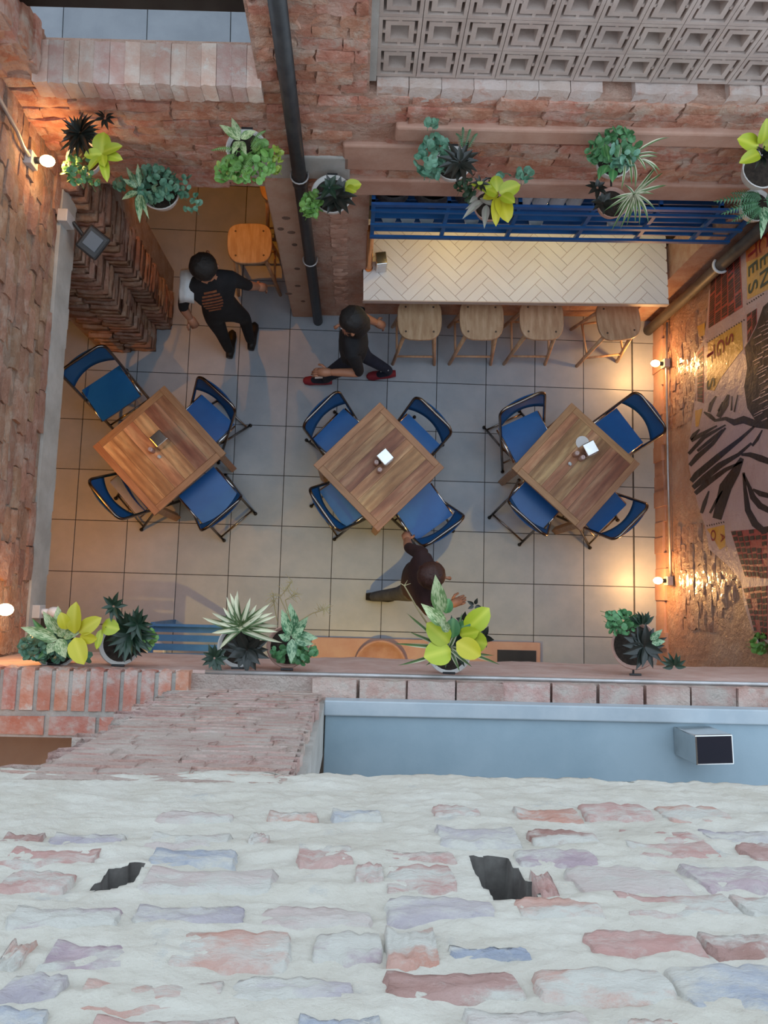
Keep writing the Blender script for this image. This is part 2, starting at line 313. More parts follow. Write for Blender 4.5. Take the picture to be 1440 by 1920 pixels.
# rough brick: unit box, front on -y
def brick_mesh(name, m, seed, nx=4, nz=2, amp=0.10, rnd=0.12, edge=0.10, sharp=True):
    rg = random.Random(seed); off = Vector((rg.random() * 50, rg.random() * 50, rg.random() * 50))
    b = MB(); base = []
    def P(u, v, back):
        x = u - 0.5; z = v - 0.5
        e = min(u, 1 - u) * 2.6; f = min(v, 1 - v)
        yy = -0.5
        d = noise.noise(Vector((u * 3.1, v * 2.0, 0)) + off) * amp + noise.noise(Vector((u * 9, v * 5, 3)) + off) * amp * 0.5
        if f < 0.01 or e < 0.01: yy += edge
        wz = noise.noise(Vector((u * 4, (0 if v < .5 else 9), 7)) + off) * rnd * (1 if f < 0.3 else 0)
        wx = noise.noise(Vector(((0 if u < .5 else 9), v * 3, 11)) + off) * rnd * 0.35 * (1 if e < 0.4 else 0)
        if back: return (x, 0.5, z)
        return (x + wx, yy + d, z + wz)
    fr = [[P(i / nx, j / nz, False) for i in range(nx + 1)] for j in range(nz + 1)]
    vs = []; idx = {}
    for j in range(nz + 1):
        for i in range(nx + 1): idx[i, j] = len(vs); vs.append(fr[j][i])
    fs = [(idx[i, j], idx[i + 1, j], idx[i + 1, j + 1], idx[i, j + 1]) for j in range(nz) for i in range(nx)]
    ring = [(i, 0) for i in range(nx)] + [(nx, j) for j in range(nz)] + [(i, nz) for i in range(nx, 0, -1)] + [(0, j) for j in range(nz, 0, -1)]
    bk = {}
    for (i, j) in ring: bk[i, j] = len(vs); x, y, z = fr[j][i]; vs.append((x, 0.5, z))
    for a in range(len(ring)):
        p, q = ring[a], ring[(a + 1) % len(ring)]
        fs.append((idx[q], idx[p], bk[p], bk[q]))
    b.add(vs, fs)
    me = b.mesh(name, m, smooth=True)
    if sharp and nx < 10: me.set_sharp_from_angle(angle=math.radians(38))
    return me
def variants(nm, m, n=7, **kw): return [brick_mesh(nm, m, 31 * i + len(nm), **kw) for i in range(n)]
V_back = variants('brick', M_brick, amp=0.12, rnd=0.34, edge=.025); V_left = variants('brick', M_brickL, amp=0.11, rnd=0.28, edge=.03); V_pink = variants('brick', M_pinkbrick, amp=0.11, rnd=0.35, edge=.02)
V_sill = variants('brick', M_sillbrick, amp=0.04, rnd=0.08, edge=.02); V_red = variants('brick', mat('brick_red_sill', (0.56, 0.22, 0.15), (0.60, 0.46, 0.40), (0.58, 0.30, 0.23), scale=12, rough=.9, bump=.8, bscale=45, rand=.15, mask=.62, mcol=(.60, .55, .50), mscale=9, spec=.2), amp=.06, rnd=.10, edge=.03); V_whitish = variants('brick', mat('brick_whitish', (0.58, 0.44, 0.38), (0.64, 0.53, 0.48), scale=10, rough=.9, bump=.9, bscale=40, rand=.08, mask=.60, mcol=(.55, .33, .26), mscale=8, spec=.2), amp=.08, rnd=.12, edge=.03); V_pil = variants('brick', M_brickL, amp=.12, rnd=.3, edge=.05, sharp=False); V_right = variants('brick', M_rbrick, amp=0.2, rnd=0.3); V_plast = variants('brick', M_plast, amp=0.2, rnd=0.3)
RB = random.Random(5)
def brick(parent, me, c, d, rotz=0, rx=0, ry=0):
    o = link('brick', me, parent, c, rotz); o.scale = d
    if rx or ry: o.rotation_euler = (rx, ry, rotz)
    return o
def brick_field(parent, V, x0, x1, z0, z1, y, L=0.22, H=0.075, rotz=0, axis='x', skip=None, depth=0.09, jit=0.012, ragged=0.0):
    """bricks along local x (front -y) or, axis='y', along y with given rotz facing"""
    n = 0; k = 0; z = z0
    while z + H * 0.6 < z1:
        a = x0 - (L * 0.5 if k % 2 else 0.0) + RB.uniform(-.02, .02)
        while a < x1:
            l = L * RB.uniform(0.82, 1.12); b = min(a + l, x1); a2 = max(a, x0)
            if b - a2 > 0.05 and not (skip and skip((a2 + b) / 2, z + H / 2)):
                out = RB.uniform(-jit, jit)
                h = (H - 0.006) * RB.uniform(0.9, 1.06)
                if axis == 'x': brick(parent, RB.choice(V), ((a2 + b) / 2, y + depth / 2 - 0.012 + out, z + H / 2), (b - a2 - 0.004, depth, h), rotz, ry=RB.uniform(-.012, .012))
                else:
                    sgn = 1 if rotz > 0 else -1
                    brick(parent, RB.choice(V), (y - sgn * (depth / 2 - 0.012) + out, (a2 + b) / 2, z + H / 2), (b - a2 - 0.004, depth, h), rotz, ry=0)
                n += 1
            a += l
        z += H; k += 1
    return n

# ================================================================== THE SETTING
# ---- floor, tile by tile
fl = MB(); fl.bx(-3.2, 4.6, -5.0, 3.0, -0.12, -0.006)
floor = tag(fl.build('floor', M_grout), kind='structure')
tb = MB(); tb.bx(-.2215, .2215, -.2215, .2215, -.010, .0); tme = tb.mesh('tile', M_tile)
for i in range(-6, 8):
    for j in range(-9, 5):
        o = link('tile', tme, floor, (0.225 + i * .45, 0.225 + j * .45, 0.0))
for j in range(-6, 5): link('tile', tme, floor, (0.225 + 8 * .45, 0.225 + j * .45, 0.0)).scale = (0.96, 1, 1)

# ---- back wall (its own frame: x along the wall, y into the wall)
TH = 0.030
BO = Vector((0.5, 0.585, 0))
def BW(x, y, z): return Vector((BO.x + (x - .5) * math.cos(TH) - y * math.sin(TH), BO.y + (x - .5) * math.sin(TH) + y * math.cos(TH), z))
wb = MB()
XA, XB = -1.20, 3.36      # in wall-local x (world x = 0.5 + local)
LZ, SZ = 2.20, 3.14
def L(x): return x - 0.5
wb.bx(L(-2.6), L(3.95), 0.0, 0.26, LZ + 0.02, SZ)                 # spandrel
wb.bx(L(0.66), L(1.125), 0.0, 0.26, 0, .94); wb.bx(L(0.66), L(1.09), 0.0, 0.26, .94, 1.006); wb.bx(L(0.66), L(1.125), 0.0, 0.26, 1.006, LZ + 0.02)                  # pier between door and bar
wb.bx(L(1.125), L(3.95), 0.02, 0.26, 0, 0.951)                      # wall under the bar
wb.bx(L(-2.6), L(-0.53), 0.0, 0.26, SZ, 4.05)                       # left of the window
wb.bx(L(0.545), L(1.10), 0.0, 0.26, SZ, 4.05)                       # between window and screen
wb.bx(L(-0.53), L(0.545), 0.0, 0.26, 3.98, 4.05)
wb.bx(L(3.56), L(3.95), -0.02, 0.26, 0, LZ + .02)                  # return beside the bar
wall_back = tag(wb.build('wall_back', M_mortar, None, loc=BO, rotz=TH), kind='structure')
def skipb(x, z):
    X = x + .5
    if X > 0.95 and (2.20 < z < 2.40 or 2.78 < z < 2.93): return True   # smooth bands
    return False
brick_field(wall_back, V_back, L(-0.74), L(3.9), LZ + .02, 3.10, 0.0, L=0.25, skip=skipb, jit=0.012)
brick_field(wall_back, V_back, L(0.56), L(1.09), SZ + .01, 3.95, 0.0, L=0.2, jit=0.013)
brick_field(wall_back, V_back, L(-0.74), L(-0.56), SZ, 3.95, 0.0, L=0.2, jit=0.02)
brick_field(wall_back, V_plast, L(0.86), L(0.98), 0.02, 2.15, 0.0, L=0.2, H=0.072, jit=0.006)
pb = MB(); pb.bx(L(0.98), L(3.92), -0.035, 0.02, 2.19, 2.37); bevel(pb.build('plaster_band', M_plast, wall_back), .012)
pb = MB(); pb.bx(L(1.25), L(3.92), -0.045, 0.02, 2.79, 2.92); bevel(pb.build('plaster_band', M_plast, wall_back), .014)
pb = MB(); pb.prism([(L(0.96), -0.03), (L(1.5), -0.03), (L(1.5), .01), (L(0.96), .01)], 2.47, 2.72); bevel(pb.build('plaster_patch', M_plast, wall_back), .012)
pb = MB(); pb.bx(L(0.40), L(1.0), -0.03, 0.02, 2.36, 2.60); bevel(pb.build('cement_patch', M_conc, wall_back), .012)
# smooth pier left of the pipe with dark round patches
pb = MB(); pb.bx(L(0.468), L(0.70), -0.02, 0.26, 0, LZ + .16); pier = bevel(pb.build('plastered_pier', M_pier, wall_back), .012)
M_spot = mat('pier_spot', (0.12, 0.075, 0.055), (0.2, 0.12, 0.09), scale=20, rough=0.9)
for (px, py) in ((536, 410), (526, 430), (552, 460), (557, 505), (546, 437), (558, 537), (568, 566), (541, 591 - 40)):
    q = PY(px, py, 0.562); s_ = MB(); s_.lathe([(0, 0.004), (.018, .003), (.024, 0)], 10)
    o = s_.build('dark_patch', M_spot, pier); o.location = (q.x - .5, -0.021, q.z); o.rotation_euler.x = math.pi / 2; o.scale.x = RB.uniform(.8, 1.3)
# brick-on-edge window sill
for k in range(15):
    x = -0.555 + (k + .5) * (1.12 / 15)
    brick(wall_back, RB.choice(V_sill), (L(x), 0.065 + RB.uniform(-.004, .004), 3.17 + RB.uniform(-.003, .003)), (1.12 / 15 - .0015, 0.23, 0.115), rx=RB.uniform(-.015, .015))
for k in range(12):       # rough brick reveal left of the window
    brick(wall_back, RB.choice(V_back), (L(-0.565) + RB.uniform(-.012, .012), 0.13, 3.20 + k * .072), (0.25, 0.09, 0.068), math.pi / 2)
# light brick ends along the ledge below the screen
for k in range(17):
    x = 1.14 + k * 0.165
    if k in (7, 10): continue
    brick(wall_back, RB.choice(V_whitish), (L(x + .08), 0.057, 3.135), (0.162, 0.12, 0.105 + RB.uniform(-.006, .006)))
# ---- breeze block screen
def breeze_mesh():
    b = MB(); w2 = 0.0985; D = 0.09
    def frame(o, i, y0, y1):
        b.bx(-o, o, y0, y1, i, o); b.bx(-o, o, y0, y1, -o, -i); b.bx(-o, -i, y0, y1, -i, i); b.bx(i, o, y0, y1, -i, i)
    frame(w2, 0.081, 0, D); frame(0.067, 0.042, 0.006, D)
    for sx, sz in ((1, 0), (-1, 0), (0, 1), (0, -1)): b.box((sx * 0.072, D / 2 + .003, sz * 0.074), (0.016, D - .006, 0.016))
    return b.mesh('breeze_block', M_breeze)
bme = breeze_mesh()
for r in range(4):
    for k in range(13):
        link('breeze_block', bme, wall_back, (L(1.235 + k * .2), 0.05, 3.30 + r * .2))
jb = MB(); jb.bx(L(1.10), L(1.135), 0.03, 0.24, 3.19, 4.05); jb.build('mortar_jamb', M_conc, wall_back)
BEAMZ = PY(250, 20, 0.765).z
# black frame over the window
fb = MB(); fb.bx(L(-.78), L(.55), 0.20, 0.28, BEAMZ, BEAMZ + .10); bevel(tag(fb.build('trim_1', M_beam, None, loc=BO, rotz=TH), kind='structure'), .006)

# ---- upper floor behind, with tiles seen through the window
s1 = MB(); s1.bx(L(-2.6), L(3.95), 0.26, 2.6, 2.60, 2.885)
f1 = tag(s1.build('floor_upper_back', M_grout, None, loc=BO, rotz=TH), kind='structure')
tb = MB(); tb.bx(-.2225, .2225, -.2225, .2225, 0, .010); t1 = tb.mesh('tile', M_tile1)
for i in range(-3, 4):
    for j in range(3): link('tile', t1, f1, (L(-0.10) + .225 + i * .45 - .0, 0.28 + .205 + j * .45 - .2 + .20, 2.885))
wr = MB(); wr.bx(L(-2.6), L(3.95), 2.35, 2.6, 0, 4.1); tag(wr.build('wall_back_room', M_inner, None, loc=BO, rotz=TH), kind='structure')
wr = MB(); wr.bx(L(0.95), L(1.10), 0.26, 2.35, 0, 2.6); tag(wr.build('wall_partition', M_inner, None, loc=BO, rotz=TH), kind='structure')
wr = MB(); wr.bx(L(1.1), L(3.95), 0.26, 2.6, 4.05, 4.15); wr.bx(L(-2.6), L(1.1), 1.5, 2.6, 4.05, 4.15); tag(wr.build('ceiling_back', M_ceil, None, loc=BO, rotz=TH), kind='structure')  # unseen ceiling, shaped to darken behind the screen and let sky reach window tiles

# ---- left wall: concrete lintel over an opening, brick above
XL = -0.715
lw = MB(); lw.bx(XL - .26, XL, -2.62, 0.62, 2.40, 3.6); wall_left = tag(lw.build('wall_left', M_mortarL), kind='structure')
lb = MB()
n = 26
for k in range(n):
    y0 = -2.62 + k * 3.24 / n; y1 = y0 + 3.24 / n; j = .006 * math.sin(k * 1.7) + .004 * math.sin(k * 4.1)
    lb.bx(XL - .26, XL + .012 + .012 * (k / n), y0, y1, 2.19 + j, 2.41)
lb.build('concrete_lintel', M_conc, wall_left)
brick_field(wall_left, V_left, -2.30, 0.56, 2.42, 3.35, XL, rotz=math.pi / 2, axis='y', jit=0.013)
wl2 = MB(); wl2.bx(-3.2, -3.0, -5, 3, 0, 2.85); tag(wl2.build('wall_left_room', M_inner), kind='structure')
sl = MB(); sl.bx(-3.2, XL - .26, -5.0, 3.0, 2.60, 2.85); tag(sl.build('ceiling_left', M_ceil), kind='structure')

# ---- corner pillar of rough brick courses
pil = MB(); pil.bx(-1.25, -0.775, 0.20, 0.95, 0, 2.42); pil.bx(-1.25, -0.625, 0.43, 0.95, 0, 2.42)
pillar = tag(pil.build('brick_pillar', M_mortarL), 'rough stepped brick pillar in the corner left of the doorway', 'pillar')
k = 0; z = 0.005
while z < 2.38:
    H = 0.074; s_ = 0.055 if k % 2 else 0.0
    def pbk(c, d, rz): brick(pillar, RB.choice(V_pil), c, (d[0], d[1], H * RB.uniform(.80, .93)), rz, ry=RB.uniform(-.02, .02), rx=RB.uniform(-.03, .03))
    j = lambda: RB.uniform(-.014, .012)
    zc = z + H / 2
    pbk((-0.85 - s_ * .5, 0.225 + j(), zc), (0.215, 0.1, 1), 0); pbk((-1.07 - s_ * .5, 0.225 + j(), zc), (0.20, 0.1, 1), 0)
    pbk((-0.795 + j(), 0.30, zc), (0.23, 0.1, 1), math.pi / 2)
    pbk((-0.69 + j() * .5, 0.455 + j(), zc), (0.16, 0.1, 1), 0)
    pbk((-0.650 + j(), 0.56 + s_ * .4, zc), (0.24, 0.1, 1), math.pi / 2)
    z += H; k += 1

# ---- right wall with posters
XR = 3.82
rw = MB(); rw.bx(XR, XR + .25, -5.0, 3.0, 0, 3.0); wall_right = tag(rw.build('wall_right', M_rwall), kind='structure')
pl = MB()
n = 24
for k in range(n):
    y0 = -2.6 + k * 3.3 / n; y1 = y0 + 3.3 / n; pl.bx(XR - .022 + .006 * math.sin(k * 2.1), XR + .01, y0, y1, 0, .20 + .03 * math.sin(k * 1.3))
pl.build('plinth_render', M_plast, wall_right)
def rskip(cy, cz):
    def f(y, z): return ((y - cy) / .42) ** 2 + ((z - cz) / .62) ** 2 > 1
    return f
brick_field(wall_right, V_right, -0.45, 0.45, 0.30, 1.2, XR, rotz=-math.pi / 2, axis='y', skip=rskip(0.0, .70), depth=0.06, jit=0.006)
brick_field(wall_right, V_right, -2.15, -1.30, 0.30, 1.55, XR, rotz=-math.pi / 2, axis='y', skip=rskip(-1.72, .85), depth=0.06, jit=0.006)

# ---- near (front) wall: spandrel, pier, counter opening, whitewashed upper wall
YN = -2.40
fw = MB()
fw.bx(-3.0, XR, -2.62, -2.33, 2.20, 3.145)              # spandrel
fw.bx(0.33, 0.95, -2.62, YN, 3.145, 4.9)                # pier
fw.bx(-3.0, XR, -2.78, YN - .14, 4.84, 6.45)            # upper wall core
fw.bx(-3.0, -0.715, -2.62, YN, 3.145, 4.9)
wall_front = tag(fw.build('wall_front', M_pinkmortar), kind='structure')
lg = MB(); n = 90
vs = []; fs = []
for k in range(n + 1):
    x = -0.715 + k * 4.53 / n; j = .010 * noise.noise(Vector((x * 3, 1, 1))) + .006 * noise.noise(Vector((x * 11, 1, 1)))
    vs += [(x, -2.42, 2.20), (x, -2.312 + j, 2.20), (x, -2.312 + j * .5, 2.65), (x, -2.318 + j, 3.09), (x, -2.335 + j, 3.105), (x, -2.42, 3.105)]
for k in range(n):
    for i in range(6): fs.append((k * 6 + i, k * 6 + (i + 1) % 6, (k + 1) * 6 + (i + 1) % 6, (k + 1) * 6 + i))
lg.add(vs, fs)
lg.build('ledge_render', M_ledge, wall_front)
# pier bricks with a broken left edge
z = 2.33; k = 0
while z < 4.80:
    H = 0.074; a = 0.31 + RB.uniform(-.035, .03) - (0.03 if k % 3 == 0 else 0); first = True
    while a < 0.955:
        l = RB.uniform(.15, .26); b = min(a + l, 0.965)
        if b - a > .04: brick(wall_front, RB.choice(V_pink), ((a + b) / 2, YN - .041 + RB.uniform(-.004, .004), z + H / 2), (b - a - .003, 0.09, H * RB.uniform(.86, .97)))
        a += l
    z += H; k += 1
jm = MB(); jm.bx(0.945, 0.985, -2.66, -2.43, 3.145, 4.84); jm.build('cement_jamb', M_conc, wall_front)
# left sill: brick-on-edge row, then a stretcher row
for k in range(14):
    x = -0.70 + k * 0.077
    brick(wall_front, RB.choice(V_red), (x + .03, -2.405, 3.1645), (0.058, 0.19, 0.075), math.pi)
sm = MB(); sm.bx(-0.72, 0.36, -2.62, -2.325, 3.12, 3.196); sm.build('sill_mortar', M_greymortar, wall_front)
for k in range(5): brick(wall_front, RB.choice(V_red), (-0.60 + k * .225, -2.565, 3.166), (0.205, 0.085, 0.07), math.pi)
# right ledge of flat bricks in front of the counter
for k in range(13): brick(wall_front, RB.choice(V_pink), (1.03 + k * .222, -2.385, 3.155), (0.212, 0.105, 0.075), math.pi)

# ---- whitewashed upper wall: relief surface with holes
HOLES = [[(883, 1607), (944, 1604), (1006, 1670), (1003, 1690), (940, 1688), (905, 1655)], [(180, 1658), (205, 1638), (262, 1626), (248, 1652), (190, 1668)]]
def inpoly(p, poly):
    x, y = p; c = False; n = len(poly)
    for i in range(n):
        x1, y1 = poly[i]; x2, y2 = poly[(i + 1) % n]
        if (y1 > y) != (y2 > y) and x < (x2 - x1) * (y - y1) / (y2 - y1) + x1: c = not c
    return c
nx, nz = 520, 215; x0, x1, z0, z1 = -0.72, 3.82, 4.80, 6.45
vs = []; hole = [False] * ((nx + 1) * (nz + 1))
for j in range(nz + 1):
    for i in range(nx + 1):
        x = x0 + (x1 - x0) * i / nx; z = z0 + (z1 - z0) * j / nz
        h = 0.010 * noise.noise(Vector((x * 4, z * 9, 0))) + 0.007 * noise.noise(Vector((x * 11, z * 24, 3))) + 0.004 * noise.noise(Vector((x * 35, z * 60, 5))) + .002 * noise.noise(Vector((x * 90, z * 120, 8)))
        y = YN + h
        zz = z
        if j < 3: zz += 0.022 * noise.noise(Vector((x * 7, 1, 2))) + 0.012 * noise.noise(Vector((x * 30, 1, 2)))
        if j == 0: y -= 0.10
        px = pix((x, YN, z))
        if 150 < px[0] < 1040 and 1590 < px[1] < 1700 and any(inpoly(px, H_) for H_ in HOLES):
            y -= 0.11; hole[j * (nx + 1) + i] = True
        vs.append((x, y, zz))
fs = []; mi = []
for j in range(nz):
    for i in range(nx):
        a = j * (nx + 1) + i; q = (a, a + 1, a + nx + 2, a + nx + 1); fs.append(q); mi.append(1 if any(hole[k] for k in q) else 0)
me = bpy.data.meshes.new('whitewash'); me.from_pydata(vs, [], fs); me.materials.append(M_white); me.materials.append(M_holeshade)
me.polygons.foreach_set('material_index', mi); me.polygons.foreach_set('use_smooth', [True] * len(fs)); me.update()
link('whitewash', me, wall_front)
V_near = {k: [brick_mesh('brick', m, 7 * i + 3, nx=18, nz=8, amp=0.14, rnd=0.16, edge=0.30) for i in range(4)] for k, m in NB.items()}
NL = [(580, 880, 180, 210, 'pale'), (1000, 1200, 175, 205, 'orange'), (1240, 1440, 165, 200, 'blue'), (0, 160, 255, 290, 'rust'), (180, 480, 250, 292, 'lilac'), (540, 870, 255, 302, 'pale'), (930, 1010, 262, 292, 'pink'),
      (0, 375, 303, 365, 'pink'), (555, 900, 315, 382, 'blue'), (1110, 1335, 298, 385, 'pink'), (0, 270, 393, 468, 'pink'), (510, 1040, 393, 472, 'pale'), (1330, 1440, 375, 447, 'pink'),
      (20, 470, 538, 612, 'purple'), (490, 940, 523, 602, 'lilac'), (970, 1400, 528, 602, 'pale'), (0, 100, 655, 762, 'orange'), (150, 590, 658, 762, 'purple'), (640, 1100, 620, 762, 'orange'), (1170, 1440, 628, 727, 'purple'),
      (0, 240, 790, 892, 'lilac'), (255, 850, 800, 927, 'orange'), (860, 1330, 790, 882, 'lilac'), (1100, 1440, 942, 1020, 'blue'), (-200, 180, 912, 1000, 'blue'), (300, 900, 960, 1060, 'pink')]
NR = [(180, 360, 153, 192, 'pink'), (490, 740, 158, 207, 'orange'), (740, 1000, 148, 202, 'pink'), (1040, 1290, 148, 212, 'orange'), (190, 510, 233, 297, 'lilac'), (540, 800, 243, 292, 'rust'), (900, 1200, 243, 292, 'pink'), (1200, 1500, 238, 283, 'lilac'),
      (0, 280, 318, 357, 'pink'), (490, 800, 313, 372, 'purple'), (910, 1250, 285, 342, 'pink'), (1350, 1560, 290, 357, 'rust'), (0, 275, 368, 482, 'pink'), (568, 640, 405, 492, 'pink'), (700, 1130, 368, 492, 'pale'), (1150, 1500, 373, 472, 'purple'),
      (0, 420, 495, 582, 'lilac'), (490, 820, 500, 572, 'orange'), (870, 1330, 478, 563, 'pink'), (1330, 1600, 488, 567, 'pink'), (0, 205, 618, 752, 'orange'), (240, 560, 688, 724, 'blue'), (750, 1190, 623, 707, 'pink'), (1200, 1500, 638, 712, 'rust'),
      (0, 540, 783, 887, 'rust'), (560, 1090, 778, 892, 'orange'), (1095, 1560, 748, 942, 'blue'), (900, 1200, 950, 1040, 'orange'), (300, 800, 930, 1020, 'pale')]
for lst, ox in ((NL, 0), (NR, 720)):
    for (a, b, c, d, t) in lst:
        ym = 1440 + (c + d) / 4
        p, q = PY(ox + a / 2, ym, YN), PY(ox + b / 2, ym, YN); t0, t1 = PY(ox + (a + b) / 4, 1440 + d / 2, YN), PY(ox + (a + b) / 4, 1440 + c / 2, YN)
        o = brick(wall_front, RB.choice(V_near[t]), ((p.x + q.x) / 2, YN - .0265 + RB.uniform(-.003, .004), (t0.z + t1.z) / 2), (abs(q.x - p.x), 0.062, abs(t1.z - t0.z)), math.pi, ry=RB.uniform(-.02, .02))
# bricks of the same wall to both sides of the frame
zz_ = 5.12; kk = 0; XB_ = MB()
while zz_ < 6.36:
    a = -0.70 - (.09 if kk % 2 else 0)
    while a < 3.75:
        l = RB.uniform(.13, .20); e0, e1 = pix((a, YN, zz_)), pix((a + l, YN, zz_))
        if e1[0] < -20 or e0[0] > 1500 or min(e0[1], e1[1]) > 2010:
            bm0 = brick_mesh('brick', NB['pink'], kk * 40 + int(a * 30), nx=6, nz=3, amp=.14, rnd=.16, edge=.30); ti = RB.randrange(len(NB))
            c0 = Vector((a + l / 2, YN - .0265 + RB.uniform(-.003, .004), zz_ + .04))
            XB_.add([Vector((-v.co.x * (l - .02), -v.co.y * .062, v.co.z * .065)) + c0 for v in bm0.vertices], [list(p.vertices) for p in bm0.polygons], ti); bpy.data.meshes.remove(bm0)
        a += l
    zz_ += .095; kk += 1
tag(XB_.build('more_bricks', list(NB.values()), wall_front, smooth=True), kind='stuff')
# rooms behind the near wall
s2 = MB(); s2.bx(-3.0, XR, -5.0, -2.62, 2.60, 2.84); fu = tag(s2.build('floor_upper_front', mat('upper_front_tile', (.24, .20, .17), (.29, .25, .21), scale=4, rough=.5)), kind='structure')
s2 = MB(); s2.bx(-3.0, XR, -5.0, -2.66, 4.90, 5.10); tag(s2.build('ceiling_front', M_ceil), kind='structure')
s2 = MB(); s2.bx(-3.0, XR, -5.2, -5.0, 0, 5.1); tag(s2.build('wall_front_room', M_inner), kind='structure')

# ---- blue-grey counter in the right opening
ct = thing('window_counter', 'blue-grey counter top with a pale raised front edge in the near window', 'counter', (2.3, -2.6, 3.20))
m_ = MB(); m_.bx(-1.31, 1.5, -0.42, 0.125, 0.0, 0.09); bevel(m_.build('counter_top', M_counterblue, ct), .004)
m_ = MB(); m_.bx(-1.315, 1.5, 0.118, 0.185, 0.0, 0.105); bevel(m_.build('raised_edge', M_counteredge, ct), .006)

# ================================================================== THINGS
def copy_tree(o, parent=None):
    c = o.copy(); COL.objects.link(c); c.parent = parent
    for ch in list(o.children): copy_tree(ch, c)
    return c

# ---- drain pipes
def pipe(name, label, pts, r, m, clips):
    t = thing(name, label, 'pipe', pts[0])
    o0 = Vector(pts[0]); b = MB(); b.tube([Vector(p) - o0 for p in pts], r, 14); b.build('pipe_run', m, t, smooth=True)
    for c in clips:
        b = MB(); b.tube([Vector(c) - o0 + Vector((r * 1.25 * math.cos(a), r * 1.25 * math.sin(a), 0)) for a in [math.pi * (-.15 + 1.3 * k / 10) + math.pi for k in range(11)]] , .006, 6)
        b.build('clip', M_conduit, t, smooth=True)
    return t
pa = PZ(596, 610, 0.0); pa.z = 0
pipe('drain_pipe', 'long black drain pipe running down the pier beside the doorway', [(pa.x, pa.y + .035, 0.002), (pa.x, pa.y + .035, 4.4)], 0.042, M_blackpipe, [(pa.x, pa.y + .035, 1.30), (pa.x, pa.y + .035, 2.45)])
b = MB(); b.lathe([(.042, 0), (.049, .005), (.049, .07), (.042, .075)], 14); o = b.build('socket', M_blackpipe, bpy.data.objects['drain_pipe'], smooth=True); o.location = (0, 0, 2.36)
pipe('corner_pipe', 'dark brown pipe standing in the corner beside the poster wall', [(3.755, 0.570, 0.002), (3.755, 0.570, 3.0)], 0.045, M_darkpipe, [])
b = MB(); b.tube([Vector((0.055 * math.cos(a), 0.055 * math.sin(a), 0)) for a in [math.pi * (.75 + 1.0 * k / 10) for k in range(11)]], .011, 6); b.build('clip', M_whiteplas, bpy.data.objects['corner_pipe'], smooth=True).location = (0, 0, 1.42)

# ---- bar counter with herringbone tiles
CZ = 1.0
bar = thing('bar_counter', 'long bar counter topped with white herringbone tiles below the blue rack', 'counter', BW(1.10, 0, 0), TH)
cb = MB(); cb.bx(0, 2.43, -0.245, 0.0, 0.955, CZ - .006); cb.bx(0.04, 2.43, 0.0, 0.42, 0.955, CZ - .006)
cb.build('counter_slab', M_plast, bar)
fa = MB(); fa.bx(-0.004, 2.434, -0.253, -0.245, 0.950, CZ + .001); fa.build('front_edge', mat('edge_strip', (0.56, 0.44, 0.38), (0.62, 0.50, 0.44), scale=8, rough=0.5), bar)
def clip(poly, ax, v, keep_less):
    out = []
    for i in range(len(poly)):
        p, q = poly[i], poly[(i + 1) % len(poly)]
        ip = (p[ax] <= v) if keep_less else (p[ax] >= v); iq = (q[ax] <= v) if keep_less else (q[ax] >= v)
        if ip: out.append(p)
        if ip != iq:
            t = (v - p[ax]) / (q[ax] - p[ax]); out.append((p[0] + t * (q[0] - p[0]), p[1] + t * (q[1] - p[1])))
    return out
PL, PWD = 0.30, 0.075
c45, s45 = math.cos(math.radians(45)), math.sin(math.radians(45))
for k in range(-70, 70):
    for m in range(-14, 14):
        for ty in (0, 1):
            ox, oy = (k * PWD + m * PL, k * PWD - m * PL) if ty == 0 else (k * PWD + m * PL, (k + 1) * PWD - m * PL)
            wx, wy = (PL, PWD) if ty == 0 else (PWD, PL)
            g = .0016
            r = [(ox + g, oy + g), (ox + wx - g, oy + g), (ox + wx - g, oy + wy - g), (ox + g, oy + wy - g)]
            r = [(1.2 + x * c45 - y * s45, 0.06 + x * s45 + y * c45) for x, y in r]
            if max(p[0] for p in r) < 0 or min(p[0] for p in r) > 2.43 or max(p[1] for p in r) < -.245 or min(p[1] for p in r) > .42: continue
            for ax, v, l in ((0, 0.0, False), (0, 2.43, True), (1, -0.245, False), (1, .42, True)):
                if len(r) >= 3: r = clip(r, ax, v, l)
            if len(r) < 3: continue
            area = abs(sum(r[i][0] * r[(i + 1) % len(r)][1] - r[(i + 1) % len(r)][0] * r[i][1] for i in range(len(r)))) / 2
            if area < 3e-4: continue
            t_ = MB(); t_.prism(r, CZ - .006, CZ); t_.build('tile', M_wtile, bar)

# ---- blue rack hanging in the bar opening
rack = thing('plate_rack', 'long blue steel rack of slats hanging over the white bar counter', 'rack', BW(1.135, -0.06, 1.68), TH)
RL, RD, RH = 2.55, 0.34, 0.47
posts = [0.015, 0.50, 0.96, 1.45, 1.88, 2.28, RL - .015]
for i, x in enumerate(posts):
    b = MB(); b.box((x, 0.012, RH / 2), (0.026, 0.024, RH)); b.build('post', M_steelblue, rack)
    b = MB(); b.box((x, RD - .012, RH / 2), (0.026, 0.024, RH)); b.build('post', M_steelblue, rack)
    b = MB(); b.box((x, RD / 2, RH - .012), (0.024, RD, 0.024)); b.build('cross_bar', M_steelblue, rack)
for z_, h_ in ((RH - .012, .03), (RH * .80, .022), (RH * .40, .03), (0.015, .03)):
    b = MB(); b.box((RL / 2, -0.004, z_), (RL, 0.018, h_)); b.build('front_rail', M_steelblue, rack)
b = MB(); b.box((RL / 2, RD, RH - .012), (RL, 0.018, .03)); b.build('back_rail', M_steelblue, rack)
